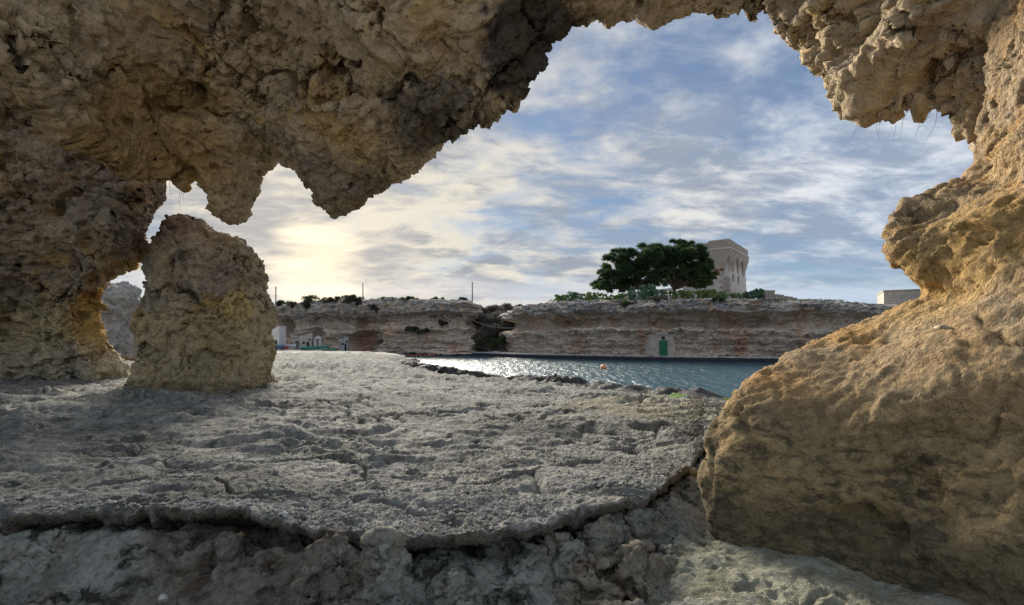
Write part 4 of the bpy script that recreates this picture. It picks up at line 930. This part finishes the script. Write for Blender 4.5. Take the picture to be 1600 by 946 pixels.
def cactus(px, py, Y, r, h, mat, label, seed):
    r *= 1.6; h *= 1.3
    rs = np.random.default_rng(seed); b = W(px, py, Y); root = empty('prickly_pear', tuple(b)); tag(root, label, 'cactus', 'prickly pears along the right cliff top'); parts = []; st = []
    def grow(c, up, lv):
        rt = np.cross(up, rs.normal(0, 1, 3)); rt /= np.linalg.norm(rt); L = rs.uniform(.34, .52); parts.append(pad(c, up, rt, L, L * .68))
        if lv > 0:
            for _ in range(rs.integers(1, 4)):
                u2 = up + rt * rs.uniform(-.9, .9) + rs.normal(0, .3, 3); u2[2] = abs(u2[2]) + .15; u2 /= np.linalg.norm(u2); grow(c + up * L * .88 + rt * rs.uniform(-.12, .12), u2, lv - 1)
    for _ in range(int(r * 11)):
        a = rs.uniform(0, 6.28); q = math.sqrt(rs.random()) * r
        c = np.array([math.cos(a) * q, math.sin(a) * q * .7, -.05]); u = np.array([rs.normal(0, .25), rs.normal(0, .25), 1]); u /= np.linalg.norm(u); grow(c, u, 1 if q > r * .6 else (3 if h > 1 else 2))
    V, F = joinVF(parts); V[:, 2] *= h / max(V[:, 2].max(), .1)
    obj_np('pads', V, F, mat, root)['kind'] = 'stuff'; meshq('stem', *tube([(0, 0, -.4), (0, 0, .0), (.02, 0, .25)], [.09, .08, .05], 6), M_BARK, root)
for i, (px, py, Y, r, h, bl, lab) in enumerate(((880, 472, 73, .9, .9, 0, 'low prickly pear at the left end of the row'), (896, 472, 72, 1.0, 1.2, 1, 'prickly pear just left of the small conifer'), (922, 472, 71, 1.1, 1.1, 0, 'prickly pear right of the small conifer'), (940, 471, 70, 1.2, 1.0, 0, 'yellow-green prickly pear under the left edge of the pine'), (962, 472, 69, 1.1, .9, 0, 'low prickly pear under the left pine crown'),
        (985, 476, 67.5, 1.3, 1.5, 1, 'blue-green prickly pear spilling over the cliff edge'), (1005, 470, 68, 1.5, 1.7, 1, 'tallest blue-green prickly pear below the pines'), (1024, 470, 67, 1.1, 1.2, 1, 'blue-green prickly pear right of the tallest one'), (1048, 466, 67, 1.0, .9, 0, 'low prickly pear in front of the right pine trunk'), (1068, 466, 67, .9, .9, 0, 'low prickly pear between the pine trunk and the tower'), (1090, 466, 66, 1.2, .9, 0, 'prickly pear in front of the tower, left one'), (1108, 466, 66, 1.1, .9, 0, 'prickly pear in front of the tower, middle one'),
        (1126, 466, 66, .8, .8, 0, 'small prickly pear at the near tower corner'), (1150, 466, 66, 1.2, .6, 0, 'low prickly pear along the right tower face'), (1176, 468, 65, 1.0, 1.0, 1, 'dark prickly pear between tower and ruined wall'), (1188, 468, 65, .9, 1.1, 1, 'dark prickly pear against the ruined wall'))):
    cactus(px, py, Y, r, h, M_CACTB if bl else M_CACT, lab, 900 + i)
bush(905, 470, 73, .9, 2.2, M_BUSH, 'small dark pointed conifer among the prickly pears', None, 930, name='conifer', asp=.2, cat='tree')
bush(1030, 470, 62.8, 1.6, .5, M_DRY, 'brownish low scrub on the cliff edge below the pines', None, 931)
bush(978, 484, 64.8, 1.2, 1.3, M_BUSHG, 'green plant hanging over the cliff edge', None, 932)
bush(1125, 470, 60.5, 1.3, .5, M_BUSHG, 'flat green cushion plant at the cliff edge below the tower', None, 933)
def grass_top():                                     # short grass and weeds on both cliff tops
    rs = np.random.default_rng(5); C = []
    for path, top, a, b, n in ((RPATH, 469, 860, 1330, 9000), (LPATH, 470, 470, 735, 5000)):
        px = rs.uniform(a, b, n); d = rs.uniform(.2, 6, n); Y = np.interp(px, [p[0] for p in path], [p[1] for p in path])
        C.append(np.stack([(px - CX) / FPX * Y, Y + d, EYE + (HY - top - 1) / FPX * Y + d * .06 - .1], 1))
    C = np.concatenate(C); C = C[fbm(C * .5, 3, 33) > -.1]
    V, F = leaves(C, np.tile([0, 0, 1.6], (len(C), 1)), .26, rs, .12)
    tag(obj_np('cliff_grass', V, F, M_BUSHG, smooth=False), 'short grass and weeds along the cliff tops', 'grass', kind='stuff')
grass_top()

# ------------------------------------------------------------------ loose stones and roots in the cave
def stone(px, py, z, r, mat, label, seed, sq=(1, .85, .8)):
    Y = (EYE - z) * FPX / (py - HY); c = W(px, py, Y); n, m = 14, 20
    V = np.array([(math.sin(math.pi * i / n) * math.cos(2 * math.pi * k / m), math.sin(math.pi * i / n) * math.sin(2 * math.pi * k / m), -math.cos(math.pi * i / n)) for i in range(n + 1) for k in range(m)])
    V = V * (1 + .5 * fbm(V * 1.3 + seed, 3, seed)[:, None]) * r * np.array(sq) + c
    tag(meshq('loose_stone', V, gridF(n + 1, m, True), mat), label, 'stone', 'loose stones on the hollow floor')
M_RED = rock_mat('reddish_stone', (.30, .20, .14), (.24, .17, .13), s=6.); M_PEB = rock_mat('pale_pebble', (.5, .48, .44), (.42, .40, .37), s=6., bump=.2, speck=.15); M_OCH = rock_mat('ochre_stone', (.36, .28, .14), (.28, .22, .13), s=5.)
stone(1014, 856, .90, .050, M_RED, 'reddish brown loose stone below the right end of the shelf edge', 3)
stone(990, 813, .98, .022, M_PEB, 'small white pebble resting under the shelf edge', 4)
stone(1004, 818, .97, .015, M_PEB, 'tiny pale pebble right of the white one', 5)
stone(372, 842, .97, .055, M_OCH, 'yellowish stone wedged under the shelf edge on the left', 6)
stone(1082, 738, 1.10, .060, M_OCH, 'rounded brown stone against the foot of the right boulder', 7)
stone(255, 935, .72, .030, M_PEB, 'pale stone at the bottom edge left of centre', 8)
def gravel():
    rs = np.random.default_rng(44); n = 5200
    u = rs.uniform(-1.05, .42, n); lipY = (EYE - 1.13) * FPX / (np.interp(u * FPX + CX, LIP[:, 0], LIP[:, 1]) - HY)
    y = lipY + .05 + rs.exponential(.9, n); x = u * y
    p = np.stack([x, y, x * 0], 1); k = fbm(p * .7 + 2, 3, 45) > -.12; x, y = x[k], y[k]; n = len(x)
    z = floor_detail(x, y, shelf_base(x, y))
    m = 900; u2 = rs.uniform(-1, .85, m); l2 = (EYE - 1.13) * FPX / (np.interp(u2 * FPX + CX, LIP[:, 0], LIP[:, 1]) - HY)
    B = np.array([[0, 0, 1], [1, 0, .1], [.3, .95, 0], [-.8, .6, .15], [-.8, -.6, 0], [.3, -.95, .1], [0, 0, -.6]], float)
    T = np.array([[0, i, i % 5 + 1] for i in range(1, 6)] + [[6, i % 5 + 1, i] for i in range(1, 6)])
    sz = rs.gamma(2.2, .0042, n) + .004
    V = B[None] * sz[:, None, None] * rs.uniform(.6, 1.35, (n, 7, 1)); a = rs.uniform(0, 6.28, n); ca, sa = np.cos(a)[:, None], np.sin(a)[:, None]
    V = np.stack([V[..., 0] * ca - V[..., 1] * sa, V[..., 0] * sa + V[..., 1] * ca, V[..., 2] * .75], -1) + np.stack([x, y, z + sz * .2], 1)[:, None]
    F = (T[None] + 7 * np.arange(n)[:, None, None]).reshape(-1, 3)
    tag(obj_np('gravel', V.reshape(-1, 3), F, M_PEB2, smooth=False), 'fine grey gravel scattered over the near edge of the shelf', 'gravel', kind='stuff')
M_PEB2 = rock_mat('grey_gravel', (.42, .40, .36), (.26, .25, .22), (.36, .31, .24), None, s=5., bump=.3, speck=.3)
gravel()
M_ROOT = plain_mat('dry_root', (.16, .135, .11), .9)
def roots(name, starts, label, seed, ln=(.18, .42), r=.0028):
    rs = np.random.default_rng(seed); parts = []
    for px, py, Y in starts:
        p = W(px, py, Y) + np.array([0, 0, .12]); L = rs.uniform(*ln); dx = rs.uniform(-.7, .1); pts = [p + np.array([dx * L * t + .04 * math.sin(t * 4 + px), 0, -L * t - .08 * t]) for t in np.linspace(0, 1, 7)]
        parts.append(tube(pts, np.linspace(r, r * .4, 7), 5))
    tag(meshq(name, *joinVF(parts), M_ROOT), label, 'roots')
roots('hanging_roots', [(1345, 178, 7.5), (1358, 184, 7.5), (1372, 188, 7.4), (1386, 184, 7.4), (1400, 180, 7.3), (1414, 178, 7.2), (1424, 178, 7.2), (1440, 182, 7.1), (1452, 184, 7.0), (1464, 188, 7.0)], 'thin dry roots hanging from the roof edge at upper right', 21)
roots('hanging_roots', [(262, 278, 13.0), (268, 282, 13.0), (276, 284, 12.9), (284, 286, 12.9), (292, 292, 12.8)], 'fine roots hanging in the gap at upper left', 22, (.4, .8), .005)
V, F = tube([W(1462, 512, 3.92), W(1474, 511, 3.80), W(1490, 514, 3.80)], [.012, .017, .008], 7)
tag(meshq('broken_root', V, F, plain_mat('pale_wood', (.45, .37, .26), .8)), 'small pale broken root poking out of the right wall', 'root')
